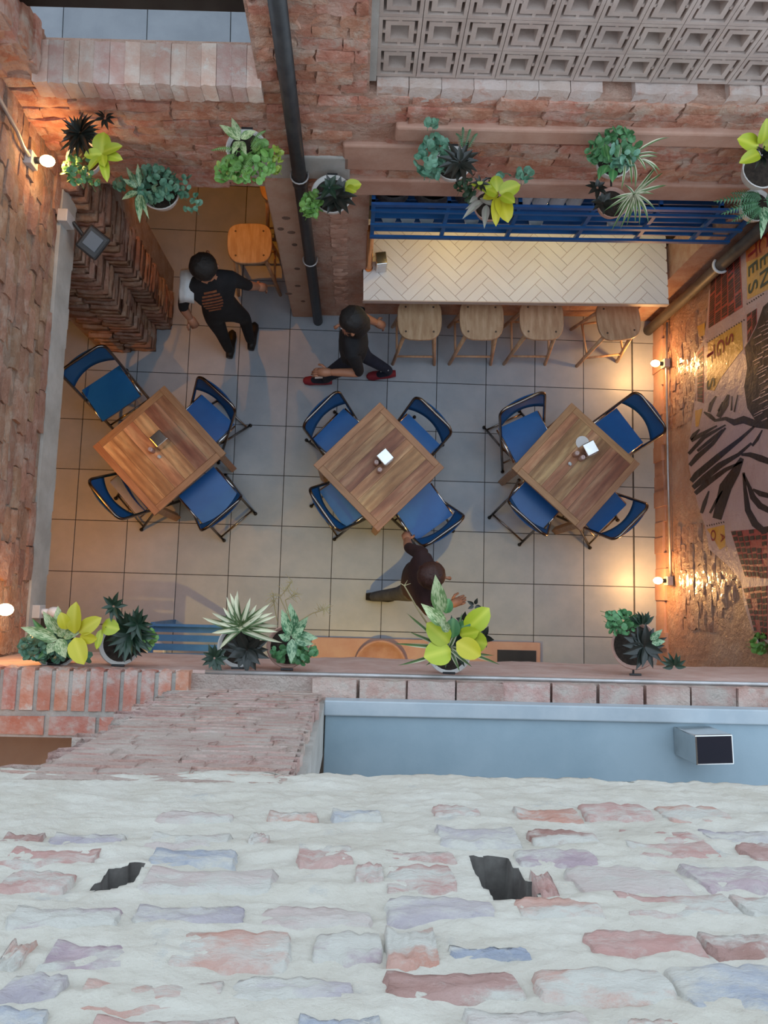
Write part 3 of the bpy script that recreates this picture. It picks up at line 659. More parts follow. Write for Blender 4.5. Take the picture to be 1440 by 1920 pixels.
for tier, z_ in enumerate((0.03, 0.215)):
    for y_ in (0.05, 0.115, 0.18, 0.245, 0.31):
        tl = -0.03 if (tier == 1 and y_ < .1) else 0
        b = MB(); b.box((RL / 2, y_, z_), (RL - .03, 0.036, 0.014)); b.build('slat', M_steelblue, rack)
def bowl(name, label, cat, p, r, h, m, group=None, plate=False, rz=0):
    b = MB()
    b.lathe([(0, .004), (r * .55, .004), (r * .62, 0), (r * .7, .006), (r, h), (r * .96, h), (r * .64, .012), (0, .010)] if not plate else
            [(0, .0), (r, 0), (r, h), (r * .93, h + .001), (r * .9, h - .004), (0, h - .004)], 20)
    o = b.build(name, m, None, smooth=not plate, loc=p); return tag(o, label, cat, group)
zt = 1.68 + .2255
def RK(x, y, z): return BW(1.135 + x, -0.06 + y, z)
for i, (x, r) in enumerate(((1.28, .118), (1.545, .128), (1.80, .115))):
    b = MB(); b.lathe([(0, 0), (r * .8, 0), (r, .05), (r * 1.02, .16), (r * .97, .16), (r * .95, .05), (r * .76, .008), (0, .008)], 24)
    o = b.build('cooking_pan', M_pan, None, smooth=True, loc=BW(x, 0.14, zt)); tag(o, ('dark pan at the left end of the blue rack', 'dark pan second from the left on the blue rack', 'dark pan behind the yellow leaves on the blue rack')[i], 'pan', 'dark pans on the rack')
GP = 'white jars on the rack'
for i, (x, y) in enumerate(((1.09, .272), (1.26, .158), (1.375, .158), (1.03, .158), (1.145, .158), (1.21, .272), (1.33, .272))):
    loc = RK(x, y, zt)
    b = MB(); b.lathe([(0, 0), (.05, 0), (.055, .01), (.055, .135), (.052, .14), (0, .142)], 18)
    tag(b.build('white_jar', M_ceramic, None, smooth=False, loc=loc), ('tall white lidded jar behind the front jars at the left', 'white lidded jar in the middle of the front jars', 'rightmost white lidded jar at the front rail', 'leftmost white lidded jar beside the yellow leaves', 'second white lidded jar from the left at the front rail', 'white lidded jar in the middle of the back row', 'rightmost white lidded jar of the back row')[i] + ' on the blue rack', 'jar', GP)
GP2 = 'bowls on the lower tier of the rack'
for i, x in enumerate((.13, .26, .39, .70, .83, 1.70, 1.15)):
    bowl('rack_bowl', ('leftmost', 'second from left', 'third from left', 'fourth from left', 'fifth from left', 'rightmost', 'sixth from left')[i] + ' pale bowl on the lower tier of the blue rack', 'bowl', RK(x, .095, 1.68 + .0405), .052, .06, M_ceramic, GP2)

# under-rack light strip and the lamps of the rooms
ls = thing('light_strip', 'warm light strip fixed under the blue rack above the bar', 'light', BW(1.135, .16, 1.655), TH)
b = MB(); b.box((RL / 2, 0, .012), (RL, .03, .012)); b.build('housing', M_steelblue, ls)
for i in range(4):
    b = MB(); b.box((0.30 + .55 * i, 0, 0.002), (.30, .02, .008)); b.build('diffuser', M_strip, ls)
point('bar_light_1', BW(1.80, .26, 1.50), 3.4, (1.0, .66, .16), .04)
point('bar_light_2', BW(2.55, .28, 1.50), 2.2, (1.0, .80, .34), .04)
point('bar_light_3', BW(3.15, .28, 1.50), 1.8, (1.0, .86, .45), .04)
def pendant(label, loc, watts, col, drop=.25):
    t = thing('pendant_lamp', label, 'lamp', loc)
    b = MB(); b.tube([(0, 0, 0), (0, 0, drop)], .004, 6); b.build('cord', M_black, t)
    b = MB(); b.lathe([(.012, .06), (.05, .045), (.085, .0), (.10, -.10), (.098, -.10), (.082, .0), (.048, .04), (.010, .055)], 20); b.build('shade', M_black, t, smooth=True)
    b = MB(); b.ell((0, 0, .022), (.02, .02, .02), 10, 7); b.build('bulb', M_bulb, t, smooth=True)
    l = point('pendant_light', (0, 0, -.005), watts, col, .02); l.parent = t
pendant('pendant lamp in the room behind the doorway', (-0.15, 1.55, 2.30), 36, (1.0, .34, .015), .30)
pendant('pendant lamp in the room behind the left opening', (-1.85, -1.45, 2.30), 75, (1.0, .36, .04), .30)
pendant('pendant lamp in the room under the near wall', (1.15, -2.78, 2.10), 75, (1.0, .62, .14), .50)
pendant('pendant lamp of the upper room at the bottom left', (-0.9, -3.3, 4.3), 22, (1.0, .32, .02), .60)

# ---- tables
def table(name, label, c, ang, seed):
    rg = random.Random(seed); t = thing(name, label, 'table', (c.x, c.y, 0), ang); S = 0.74; h = .75; bw_ = 0.055
    for (cx, cy, sx, sy) in ((0, S / 2 - bw_ / 2, S, bw_), (0, -S / 2 + bw_ / 2, S, bw_)):
        b = MB(); b.box((0, 0, 0), (sx, sy, .028)); bevel(b.build('frame_board', M_woodframe, t, loc=(cx, cy, h - .014)), .003)
    for sx_ in (-1, 1):
        b = MB(); b.box((0, 0, 0), (S - 2 * bw_, bw_, .028)); o = bevel(b.build('frame_board', M_woodframe, t, loc=(sx_ * (S / 2 - bw_ / 2), 0, h - .014)), .003); o.rotation_euler.z = math.pi / 2
    y = -S / 2 + bw_
    ws = [rg.uniform(.07, .13) for _ in range(6)]; k = (S - 2 * bw_) / sum(ws)
    for w_ in ws:
        w_ *= k; b = MB(); b.box((0, 0, 0), (S - 2 * bw_ - .002, w_ - .0015, .026)); b.build('plank', M_wood, t, loc=(0, y + w_ / 2, h - .0145)); y += w_
    for sx in (-1, 1):
        b = MB(); b.box((0, 0, 0), (S - .10, .02, .07)); b.build('apron', M_woodframe, t, loc=(0, sx * (S / 2 - .05), h - .064))
        b = MB(); b.box((0, 0, 0), (.02, S - .10, .07)); b.build('apron', M_woodframe, t, loc=(sx * (S / 2 - .05), 0, h - .064))
        for sy in (-1, 1):
            b = MB(); b.box((0, 0, 0), (.055, .055, h - .028)); bevel(b.build('leg', M_woodframe, t, loc=(sx * (S / 2 - .045), sy * (S / 2 - .045), (h - .028) / 2)), .004)
    return t
TC = [Vector((-0.467, -0.841, 0)), Vector((1.273, -0.914, 0)), Vector((2.863, -0.859, 0))]
table('dining_table', 'square wooden table on the left with a dark knot in its top', TC[0], math.radians(-45.9), 3)
table('dining_table', 'square wooden table in the middle with two shakers beside its napkin holder', TC[1], math.radians(45.8), 8)
table('dining_table', 'square wooden table on the right near the poster wall', TC[2], math.radians(48.9), 15)

# ---- folding chairs (front on +y)
def make_chair():
    t = thing('folding_chair', 'x', 'chair')
    def arc(x):  # rounded top corner
        return x
    zt_ = .80; yb = -.235; yf = .165; W = .205
    def at(z): return yf + (yb - yf) * (z / zt_)
    pts = [(-W, yf, .012), (-W, at(.35), .35), (-W, at(.66), .66), (-W, at(.74), .74)]
    for k in range(1, 6):
        a = math.pi / 2 * k / 5; pts.append((-W + .07 * (1 - math.cos(a)), at(.74 + .06 * math.sin(a)), .74 + .06 * math.sin(a)))
    pts += [(-x, y, z) for x, y, z in reversed(pts)]
    b = MB(); b.tube(pts, .0125, 8); b.build('back_frame', M_frame, t, smooth=True)
    for s in (-1, 1):
        b = MB(); b.tube([(s * .175, .15, .435), (s * .178, -.05, .21), (s * .18, -.27, .012)], .011, 8); b.build('leg', M_frame, t, smooth=True)
        for (x, y) in ((s * W, yf), (s * .18, -.27)):
            b = MB(); b.lathe([(0, 0), (.015, 0), (.016, .012), (.013, .028), (0, .028)], 10, (x, y, 0)); b.build('rubber_foot', M_rubber, t, smooth=True)
        b = MB(); b.tube([(s * .195, -.15, .425), (s * .195, .165, .455)], .009, 8); b.build('seat_rail', M_chrome, t, smooth=True)
        b = MB(); b.tube([(s * .20, at(.44), .44), (s * .186, .02, .27)], .006, 6); b.build('hinge_link', M_chrome, t, smooth=True)
    b = MB(); b.tube([(-.18, -.235, .045), (.18, -.235, .045)], .008, 8); b.build('stretcher', M_frame, t, smooth=True)
    b = MB(); b.tube([(-.2, at(.12), .12), (.2, at(.12), .12)], .008, 8); b.build('stretcher', M_frame, t, smooth=True)
    b = MB()
    vs, fs = [], []
    nn = 8
    for j in range(nn + 1):
        for i in range(nn + 1):
            u = i / nn * 2 - 1; v = j / nn; vs.append((u * .185, -.155 + v * .33, .438 + .03 * v - .006 * (1 - u * u)))
    top = len(vs); vs += [(x, y, z + .018 + .004 * (1 - (x / .185) ** 2)) for x, y, z in vs]
    for j in range(nn):
        for i in range(nn):
            a = j * (nn + 1) + i; fs.append((a, a + nn + 1, a + nn + 2, a + 1)); a += top; fs.append((a, a + 1, a + nn + 2, a + nn + 1))
    for i in range(nn):
        for (a, b_) in ((i, i + 1), (nn * (nn + 1) + i + 1, nn * (nn + 1) + i)): fs.append((a, b_, b_ + top, a + top))
        for (a, b_) in (((i + 1) * (nn + 1), i * (nn + 1)), (i * (nn + 1) + nn, (i + 1) * (nn + 1) + nn)): fs.append((a, b_, b_ + top, a + top))
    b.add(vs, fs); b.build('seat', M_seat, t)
    b = MB(); vs, fs = [], []; nu, nv = 14, 4
    for s_, off in ((0, 0), (1, .006)):
        for j in range(nv + 1):
            for i in range(nu + 1):
                u = i / nu * 2 - 1; v = j / nv; zl = .615 + .035 * (1 - u * u) ** 1; zz = zl + (.787 - zl) * v
                if abs(u) > .93 and v > .6: zz -= .02 * (abs(u) - .93) / .07
                vs.append((u * .20, at(zz) - .035 * (1 - u * u) + off - .003, zz))
    n0 = (nu + 1) * (nv + 1)
    for j in range(nv):
        for i in range(nu):
            a = j * (nu + 1) + i; fs.append((a, a + 1, a + nu + 2, a + nu + 1)); a += n0; fs.append((a, a + nu + 1, a + nu + 2, a + 1))
    for i in range(nu): fs.append((i, i + n0, i + 1 + n0, i + 1)); k = nv * (nu + 1) + i; fs.append((k, k + 1, k + 1 + n0, k + n0))
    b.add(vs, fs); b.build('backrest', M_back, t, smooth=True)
    return t
chair0 = make_chair(); first = True
CH = [((118, 692), (185, 648), (222, 750), 'blue folding chair pulled back by the brick pillar at the left table'),
      ((375, 703), (443, 765), (298, 844), 'blue folding chair on the doorway side right of the left table'),
      ((172, 895), (232, 968), (298, 844), 'blue folding chair at the lower left corner of the left table'),
      ((385, 975), (450, 920), (298, 844), 'blue folding chair with bare rear legs below right of the left table'),
      ((567, 795), (630, 732), (711, 875), 'blue folding chair at the upper left side of the middle table'),
      ((785, 743), (848, 805), (711, 875), 'blue folding chair at the upper right side of the middle table'),
      ((582, 912), (640, 995), (711, 875), 'blue folding chair with half its seat shining at the lower left of the middle table'),
      ((792, 1020), (868, 965), (711, 875), 'blue folding chair whose seat mirrors the sky at the middle table'),
      ((937, 770), (1020, 732), (1000, 830), 'blue folding chair turned slightly at the upper left of the right table'),
      ((1200, 738), (1248, 800), (1080, 875), 'blue folding chair against the poster wall above the right table'),
      ((953, 945), (1020, 1005), (1080, 875), 'blue folding chair at the lower left side of the right table'),
      ((1150, 1018), (1223, 945), (1080, 875), 'blue folding chair at the lower right side of the right table')]
PUSH = {c[3][-30:]: p for c, p in zip(CH, (0, 0, .05, .06, 0, 0, .035, .035, 0, 0, 0, 0))}
for (a, b_, tow, lab) in CH:
    A, B = PZ(*a, .79), PZ(*b_, .79); mid = (A + B) / 2; d = (B - A); nrm = Vector((-d.y, d.x, 0)).normalized()
    T_ = PZ(*tow, .6)
    if nrm.dot(T_ - mid) < 0: nrm = -nrm
    pos = mid + nrm * (.24 - PUSH.get(lab[-30:], 0)); rz = math.atan2(nrm.y, nrm.x) - math.pi / 2
    if 'bare rear legs' in lab: dn = d.normalized(); pos += dn * math.copysign(.05, dn.dot(TC[0] - pos))
    o = chair0 if first else copy_tree(chair0); first = False
    o.location = (pos.x, pos.y, 0); o.rotation_euler.z = rz; tag(o, lab, 'chair', 'blue folding chairs')

# ---- stools
def make_stool():
    t = thing('wooden_stool', 'x', 'stool'); h = .68
    poly = []
    for k in range(28):
        a = 2 * math.pi * k / 28; c, s = math.cos(a), math.sin(a); e = .55
        x = .185 * math.copysign(abs(c) ** e, c); y = .175 * math.copysign(abs(s) ** (e if s > 0 else .8), s); poly.append((x, y))
    b = MB(); b.prism(poly, h - .035, h); bevel(b.build('seat', M_woodlt, t), .008, 2)
    for sx in (-1, 1):
        for sy in (-1, 1):
            b = MB(); b.tube([(sx * .12, sy * .11, h - .03), (sx * .19, sy * .175, 0)], [.019, .015], 8); b.build('leg', M_woodlt, t, smooth=True)
            b = MB(); b.lathe([(0, .0012), (.009, .001), (.009, 0)], 10, (sx * .115, sy * .105, h)); b.build('peg', M_peg, t)
        b = MB(); b.tube([(sx * .165, -.152, .24), (sx * .165, .152, .24)], .010, 8); b.build('rung', M_woodlt, t, smooth=True)
    for sy in (-1, 1):
        b = MB(); b.tube([(-.172, sy * .158, .18), (.172, sy * .158, .18)], .010, 8); b.build('rung', M_woodlt, t, smooth=True)
    return t
st0 = make_stool()
for i, (px, lab) in enumerate(((786, 'wooden bar stool nearest the pier, first in the row under the bar'), (903, 'second wooden bar stool from the pier under the bar'), (1016, 'third wooden bar stool from the pier under the bar'), (1161, 'wooden bar stool at the poster wall end of the bar'))):
    o = st0 if i == 0 else copy_tree(st0); q = PZ(px, 637, .68)
    o.location = (q.x, q.y + .175, 0); o.rotation_euler.z = TH + (0.12 if i == 3 else 0); tag(o, lab, 'stool', 'stools at the bar')
o = copy_tree(st0); q = PZ(468, 456, .68); o.location = (q.x, q.y, 0); o.rotation_euler.z = .05; tag(o, 'wooden stool standing inside the orange lit doorway', 'stool')
o = copy_tree(st0); q = PZ(500, 372, .68); o.location = (q.x + .12, q.y + .15, 0); tag(o, 'wooden stool farther inside the doorway, mostly hidden by the pier', 'stool')

# ---- things on the tables
def dispenser(label, loc, rz, d=(.10, .105, .125), group=None, mt=M_chrome):
    t = thing('napkin_holder', label, 'napkin holder', loc, rz, group)
    b = MB(); b.box((0, 0, d[2] / 2), d); bevel(b.build('case', mt, t), .006)
    b = MB(); b.box((0, -d[1] / 2 - .001, d[2] * .5), (d[0] * .7, .004, d[2] * .7)); b.build('napkins', M_whiteplas, t)
    b = MB(); b.box((0, 0, d[2] + .001), (d[0] * .9, d[1] * .9, .003)); bevel(b.build('lid', mt, t), .001)
    return t
def shaker(label, loc, m=M_potterra, h=.085):
    t = thing('shaker', label, 'shaker', loc)
    b = MB(); b.lathe([(0, 0), (.021, 0), (.022, .01), (.022, h * .7), (.016, h * .8), (0, h * .8)], 14); b.build('body', m, t, smooth=True)
    b = MB(); b.lathe([(.018, h * .76), (.019, h * .95), (.012, h), (.004, h), (.004, h - .006), (0, h - .006)], 14); b.build('cap', M_pcap, t, smooth=True)
M_pcap = mat('shaker_cap', (0.62, 0.46, 0.43), rough=0.4)
for (px, py, rz, lab) in ((297, 822, -.8, 'chrome napkin holder on the left table'), (722, 856, .75, 'chrome napkin holder on the middle table'), (1108, 840, .5, 'chrome napkin holder on the right table')):
    q = PZ(px, py, .87); dispenser(lab, (q.x, q.y, .75), rz, group='napkin holders on the tables')
for (px, py, lab) in ((281, 842, 'small shaker with pale cap beside the napkin holder on the left table'), (706, 866, 'pink shaker left of the napkin holder on the middle table'), (712, 880, 'pale shaker in front of the napkin holder on the middle table'), (1083, 849, 'pink shaker left of the napkin holder on the right table'), (1094, 857, 'pale shaker in front of the napkin holder on the right table')):
    q = PZ(px, py, .835); shaker(lab, (q.x, q.y, .75))
q = PZ(1092, 830, .752); b = MB(); b.lathe([(0, 0), (.05, 0), (.055, .004), (0, .003)], 16); tag(b.build('paper_coaster', M_whiteplas, None, loc=(q.x, q.y, .75)), 'white round paper under the napkin holder on the right table', 'coaster')
for (px, py, lab) in ((299, 857, 'crumpled scrap on the left table'), (1068, 870, 'crumpled scrap on the right table')):
    q = PZ(px, py, .75); b = MB(); b.ell((0, 0, .010), (.016, .016, .011), 9, 6, fn=lambda d: 1 + .4 * noise.noise(d * 3)); tag(b.build('paper_scrap', M_cloth, None, loc=(q.x, q.y, .75)), lab, 'scrap')
q = PZ(715, 480, CZ + .15); dispenser('bronze topped napkin holder at the left end of the white bar', (q.x, q.y - .02, CZ), .15, (.085, .10, .16))
q = PZ(1308, 1362, 3.29); dispenser('large dark topped napkin holder on the blue-grey counter', (q.x - .03, min(q.y - .01, -2.557), 3.2915), .04, (.165, .125, .225))
MATS['dark_lid'] = mat('dark_lid', (0.02, 0.02, 0.03), rough=0.12)
for o in bpy.data.objects:
    if o.parent and o.name.startswith('lid') and 'dark topped' in o.parent.get('label', ''): o.data.materials[0] = MATS['dark_lid']
q = PZ(1296, 1414, 3.31); b = MB(); b.tube([(0, 0, .02), (.04, -.005, .02), (.07, -.012, .018)], [.022, .018, .006], 10); tag(b.build('pepper_shaker', M_potterra, None, smooth=True, loc=(q.x - .02, q.y, 3.288)), 'small pink shaker lying beside the napkin holder on the counter', 'shaker')
cp = PZ(690, 503, CZ); b = MB(); b.tube([(0, 0, 0), (0, 0, .66)], .028, 14); b.tube([(0, 0, 0), (0, 0, .02)], .032, 14)
tag(b.build('copper_pipe', M_copper, None, smooth=False, loc=(cp.x + .005, cp.y, CZ)), 'shiny copper pipe standing at the left end of the white bar', 'pipe')

# ---- blue bench and plinth under the near ledge
bt = thing('blue_bench', 'blue steel plant bench under the ledge at the bottom left', 'bench', (-0.16, -2.38, 0))
for k in range(5):
    b = MB(); b.box((0, 0, 0), (.60, .05, .02)); b.build('slat', M_trolley, bt, loc=(0, .14 - k * .07, .70))
for sx in (-1, 1):
    b = MB(); b.box((sx * .29, 0, .72), (.03, .36, .04)); b.build('side_rail', M_trolley, bt)
    for sy in (-1, 1): b = MB(); b.box((sx * .29, sy * .17, .35), (.035, .035, .70)); b.build('leg', M_trolley, bt)
b = MB(); b.box((0, .17, .745), (.60, .02, .03)); b.build('back_rail', M_trolley, bt)
pt = thing('floor_plinth', 'low pink plinth with a round basin under the near ledge', 'plinth', (1.75, -2.53, 0))
b = MB(); b.bx(-1.0, 1.0, -.24, .22, 0, .05); bevel(b.build('plinth_slab', M_plinth, pt), .008)
b = MB(); b.lathe([(.215, 0), (.225, .10), (.205, .10), (.18, .03), (0, .025)], 30); o = b.build('round_basin', M_potterra, pt, smooth=True); o.location = (-.40, -.01, .05)
b = MB(); b.box((0, 0, 0), (.34, .20, .012)); o = b.build('grate', M_black, pt); o.location = (.79, .05, .055)
b = MB(); b.lathe([(0, 0), (.10, 0), (.16, .03), (.17, .035), (.10, .006), (0, .005)], 24); q = PZ(296, 1222, 0); so_ = tag(b.build('saucer', M_ceramic, None, smooth=True, loc=(q.x - .03, q.y, .001)), 'white saucer on the floor beside the blue bench', 'saucer'); so_.scale = (.62, .62, .8)

# ---- wall lamps, conduits, flood light
def wall_lamp(label, base, d, watts, lit=True, boxd=(.05, .075, .075), reach=.11):
    """base: point on the wall, d: unit vector out of the wall"""
    t = thing('wall_lamp', label, 'lamp', base, math.atan2(d[1], d[0]))
    b = MB(); b.box((.02, 0, 0), (.05, .075, .085)); bevel(b.build('junction_box', M_boxgrey, t), .004)
    b = MB(); b.tube([(.04, 0, 0), (.075, 0, 0)], .018, 12); b.build('socket', M_whiteplas if not lit else M_black, t, smooth=True)
    b = MB(); b.ell((.075 + .035, 0, 0), (.04, .030, .030), 14, 9); b.build('bulb', M_bulb if lit else M_whiteplas, t, smooth=True)
    if lit:
        l = point('bulb_light', (.17, 0, 0), watts, WARM, .03); l.parent = t
    return t
LZ_ = .33
wall_lamp('lit bulb low on the poster wall near the bar', (XR - .02, .155, LZ_), (-1, 0), 10)
wall_lamp('lit bulb low on the poster wall near the front plants', (XR - .02, -1.748, LZ_), (-1, 0), 12)
wall_lamp('lit bulb on the left wall beside the dark rosette plant', (XL, .315, 2.86), (1, 0), 3)
wall_lamp('unlit white lamp on the left wall above the front corner', (XL + .01, -2.085, 2.33), (1, 0), 0, lit=False)
q = PX(6, 1143, XL + .10); wall_lamp('lit bulb at the left edge near the front corner', (XL, q.y, q.z), (1, 0), 3)
def conduit(label, pts):
    b = MB(); o0 = Vector(pts[0]); b.tube([Vector(p) - o0 for p in pts], .011, 8); return tag(b.build('conduit', M_conduit, None, smooth=True, loc=o0), label, 'conduit')
conduit('grey conduit running low along the poster wall between the bulbs', [(XR - .02, .53, LZ_), (XR - .035, .1, LZ_ + .005), (XR - .03, -.8, LZ_ - .004), (XR - .02, -1.72, LZ_)])
conduit('grey conduit curving down the left wall to its lamp', [(XL + .03, .42, 3.75), (XL + .03, .40, 3.3), (XL + .03, .36, 3.05), (XL + .03, .325, 2.98), (XL + .03, .315, 2.90)])
conduit('pale conduit running along the front ledge', [(.42, -2.322, 3.125), (1.5, -2.320, 3.12), (2.6, -2.320, 3.122), (3.75, -2.318, 3.12)])
q = PX(108, 400, XL + .02)
ft = thing('flood_light', 'black flood light on a grey box at the top of the left opening', 'light', (XL + .012, q.y, 2.36))
b = MB(); b.box((.03, 0, .03), (.06, .075, .12)); bevel(b.build('mount_box', M_boxgrey, ft), .004)
b = MB(); b.tube([(.06, 0, .0), (.11, -.06, -.04)], .012, 8); b.build('arm', M_black, ft)
b = MB(); b.box((.17, -.10, -.05), (.14, .16, .05), (.2, .35, -.6)); bevel(b.build('housing', M_black, ft), .012)
b = MB(); b.box((.178, -.105, -.024), (.085, .09, .01), (.2, .35, -.6)); b.build('lens', M_glass, ft)
b = MB(); b.bx(-.9, -.70, -2.31, -2.10, 2.16, 2.24); tag(b.build('timber_beam', M_timber), 'short dark timber beam end in the front left corner', 'beam')

# ================================================================== POSTERS
po = thing('wall_poster', 'torn glossy pink poster with lettering and black palm leaves on the right wall', 'poster', (XR - .016, -0.6, 1.4))
PO = Vector(po.location)
def wallpoly(name, poly, m, lift, thick=.0012):
    p3 = [PX(x, y, XR - .016) for x, y in poly]
    n = len(p3); X0 = -lift; b = MB()
    vs = [(X0, p.y - PO.y, p.z - PO.z) for p in p3] + [(X0 + thick, p.y - PO.y, p.z - PO.z) for p in p3]
    b.add(vs, [list(range(n)), list(range(n, 2 * n))[::-1]] + [[i, i + n, (i + 1) % n + n, (i + 1) % n] for i in range(n)])
    return b.build(name, m, po)
wallpoly('paper_sheet', [(1470, 400), (1396, 455), (1388, 468), (1345, 522), (1330, 545), (1326, 600), (1318, 640), (1305, 662), (1302, 760), (1296, 805), (1290, 850), (1293, 880), (1310, 950), (1322, 985), (1330, 1030), (1365, 1060), (1390, 1090), (1395, 1130), (1410, 1180), (1450, 1215), (1640, 1290), (1640, 330)], M_paper, .002)
def stroke(pts, w0, m, lift, wmin=.25):
    L_, R_ = [], []; n = len(pts)
    for i, (x, y) in enumerate(pts):
        a, c = pts[max(i - 1, 0)], pts[min(i + 1, n - 1)]; dx, dy = c[0] - a[0], c[1] - a[1]; l = math.hypot(dx, dy) or 1
        t = i / (n - 1); w_ = w0 / 2 * max(wmin, math.sin(math.pi * min(1, .25 + .75 * (1 - t))))
        L_.append((x - dy / l * w_, y + dx / l * w_)); R_.append((x + dy / l * w_, y - dx / l * w_))
    return wallpoly('palm_stroke', L_ + R_[::-1], m, lift)
K3 = 160 / 1182
for pts, w_ in (([(440, 360), (600, 330), (720, 385), (850, 345), (1000, 400), (1400, 470)], 75), ([(600, 420), (300, 590), (90, 820)], 42), ([(480, 430), (250, 560), (125, 640)], 42), ([(600, 460), (420, 680), (210, 860), (105, 980)], 50),
                ([(560, 480), (380, 640), (210, 780)], 34), ([(1000, 440), (800, 620), (500, 860), (200, 1110), (125, 1200)], 62), ([(960, 670), (780, 830), (520, 980), (300, 1160), (150, 1290)], 62), ([(830, 930), (600, 1040), (350, 1220), (180, 1370)], 56),
                ([(830, 880), (740, 1060), (600, 1280), (480, 1720)], 120), ([(560, 1330), (480, 1460), (385, 1640)], 30), ([(370, 1335), (310, 1500), (265, 1640)], 42), ([(820, 830), (940, 830), (1080, 880), (1400, 1000)], 64),
                ([(850, 1080), (870, 1300), (910, 1600), (1010, 1790), (1120, 1880), (1300, 1840)], 70), ([(850, 1100), (930, 1280), (980, 1420), (1080, 1540), (1350, 1680)], 62), ([(980, 1310), (1080, 1370), (1350, 1440)], 56), ([(1110, 490), (1040, 620), (970, 710)], 32),
                ([(470, 20), (400, 130), (370, 240)], 38), ([(300, 240), (380, 290), (450, 350)], 44), ([(640, 0), (600, 130), (500, 310)], 66), ([(690, 20), (680, 220)], 22), ([(770, 0), (720, 240)], 22), ([(560, 100), (500, 230)], 26), ([(240, 480), (160, 560), (120, 620)], 40)):
    stroke([(1280 + x * K3, 740 + y * K3) for x, y in pts], w_ * K3 * 1.45, M_pblack, .0045, .32)
wallpoly('black_figure', [(1470, 540), (1432, 575), (1418, 615), (1405, 640), (1397, 652), (1402, 690), (1396, 725), (1402, 765), (1418, 790), (1440, 800), (1640, 860), (1640, 500)], M_pblack, .004)
rgp = random.Random(9)
for k in range(34):
    y = 585 + k * 6.2; x = 1404 + rgp.uniform(6, 30) + max(0, (640 - y)) * .35; l = rgp.uniform(8, 18)
    stroke([(x, y), (x + l * 1.3, y - l * .7)], rgp.uniform(2.0, 3.6), M_paper, .0055)
wallpoly('yellow_block', [(1470, 420), (1400, 457), (1402, 562), (1470, 528)], M_pyellow, .0035)
wallpoly('orange_block', [(1470, 418), (1399, 456), (1400, 492), (1470, 462)], M_porange, .0042)
wallpoly('yellow_block', [(1328, 643), (1391, 603), (1394, 655), (1385, 665), (1350, 712), (1340, 733), (1326, 730)], M_pyellow, .0035)
wallpoly('yellow_block', [(1326, 992), (1359, 984), (1361, 1024), (1350, 1031), (1340, 1012)], M_pyellow, .0035)
wallpoly('yellow_block', [(1308, 612), (1322, 605), (1322, 628), (1312, 632)], M_pyellow, .0035)
wallpoly('yellow_block', [(1304, 770), (1318, 766), (1310, 800), (1305, 800)], M_pyellow, .0035)
def textblock(quad, cols, rows, seed):
    """red panel with columns of small unreadable dark print"""
    wallpoly('red_panel', quad, M_pred, .0035)
    rg = random.Random(seed); b = MB()
    A, B, C_, D_ = [PX(x, y, XR - .016) for x, y in quad]      # A,B top edge (left->right in the photo), C,D bottom edge (right->left)
    def at(u, v):
        p = (A * (1 - u) + B * u) * (1 - v) + (D_ * (1 - u) + C_ * u) * v; return (-.0048, p.y - PO.y, p.z - PO.z)
    for c in range(cols):
        for r in range(rows):
            u0 = (c + .08) / cols; u1 = (c + .88) / cols; v0 = (r + .06 + rg.uniform(-.06, .06)) / rows; v1 = v0 + rg.uniform(.62, .86) / rows
            if rg.random() < .08: continue
            b.add([at(u0, v0 + .01), at(u1, v0), at(u1, v1), at(u0, v1 + .01)], [(0, 1, 2, 3)])
            um = rg.uniform(.35, .6); 
    b.build('small_print', M_pblack, po)
textblock([(1333, 530), (1388, 466), (1393, 576), (1329, 616)], 5, 22, 1)
textblock([(1308, 661), (1320, 648), (1320, 756), (1308, 752)], 1, 14, 2)
textblock([(1401, 590), (1420, 578), (1420, 606), (1402, 642)], 2, 8, 3)
textblock([(1371, 996), (1440, 990), (1440, 1085), (1398, 1082)], 6, 8, 4)
textblock([(1394, 1102), (1440, 1098), (1440, 1200), (1418, 1195)], 4, 9, 5)
for (x0_, y0_, x1_, y1_, n_) in ((1402, 570, 1432, 551, 8), (1327, 642, 1396, 600, 16), (1327, 986, 1358, 979, 8)):
    b = MB()
    for i in range(n_):
        p = PX(x0_ + (x1_ - x0_) * i / (n_ - 1), y0_ + (y1_ - y0_) * i / (n_ - 1), XR - .016)
        b.box((-.0045, p.y - PO.y, p.z - PO.z), (.001, .009, .016), (.6, 0, 0))
    b.build('dot_row', M_pblack, po)
def letter(ch, px, py, hpx, m):
    cu = bpy.data.curves.new('letter', 'FONT'); cu.body = ch; cu.size = 1.0; cu.offset = .012; cu.align_x = 'CENTER'; cu.align_y = 'CENTER'
    tmp = bpy.data.objects.new('tmp', cu); COL.objects.link(tmp)
    dg = bpy.context.evaluated_depsgraph_get(); me = bpy.data.meshes.new_from_object(tmp.evaluated_get(dg)); bpy.data.objects.remove(tmp)
    p = PX(px, py, XR - .016); q = PX(px + hpx, py - hpx * .55, XR - .016); h = (q.z - p.z)
    # letter up = +z, reading direction = -y, facing -x
    M_ = Matrix(((0, 0, -1), (-1, 0, 0), (0, 1, 0)))
    sc = h / .70
    for v in me.vertices: v.co = M_ @ Vector((v.co.x * sc * 1.0, v.co.y * sc, 0)) + Vector((-.0058, p.y - PO.y, p.z - PO.z))
    me.materials.clear(); me.materials.append(m)
    link('letter', me, po)
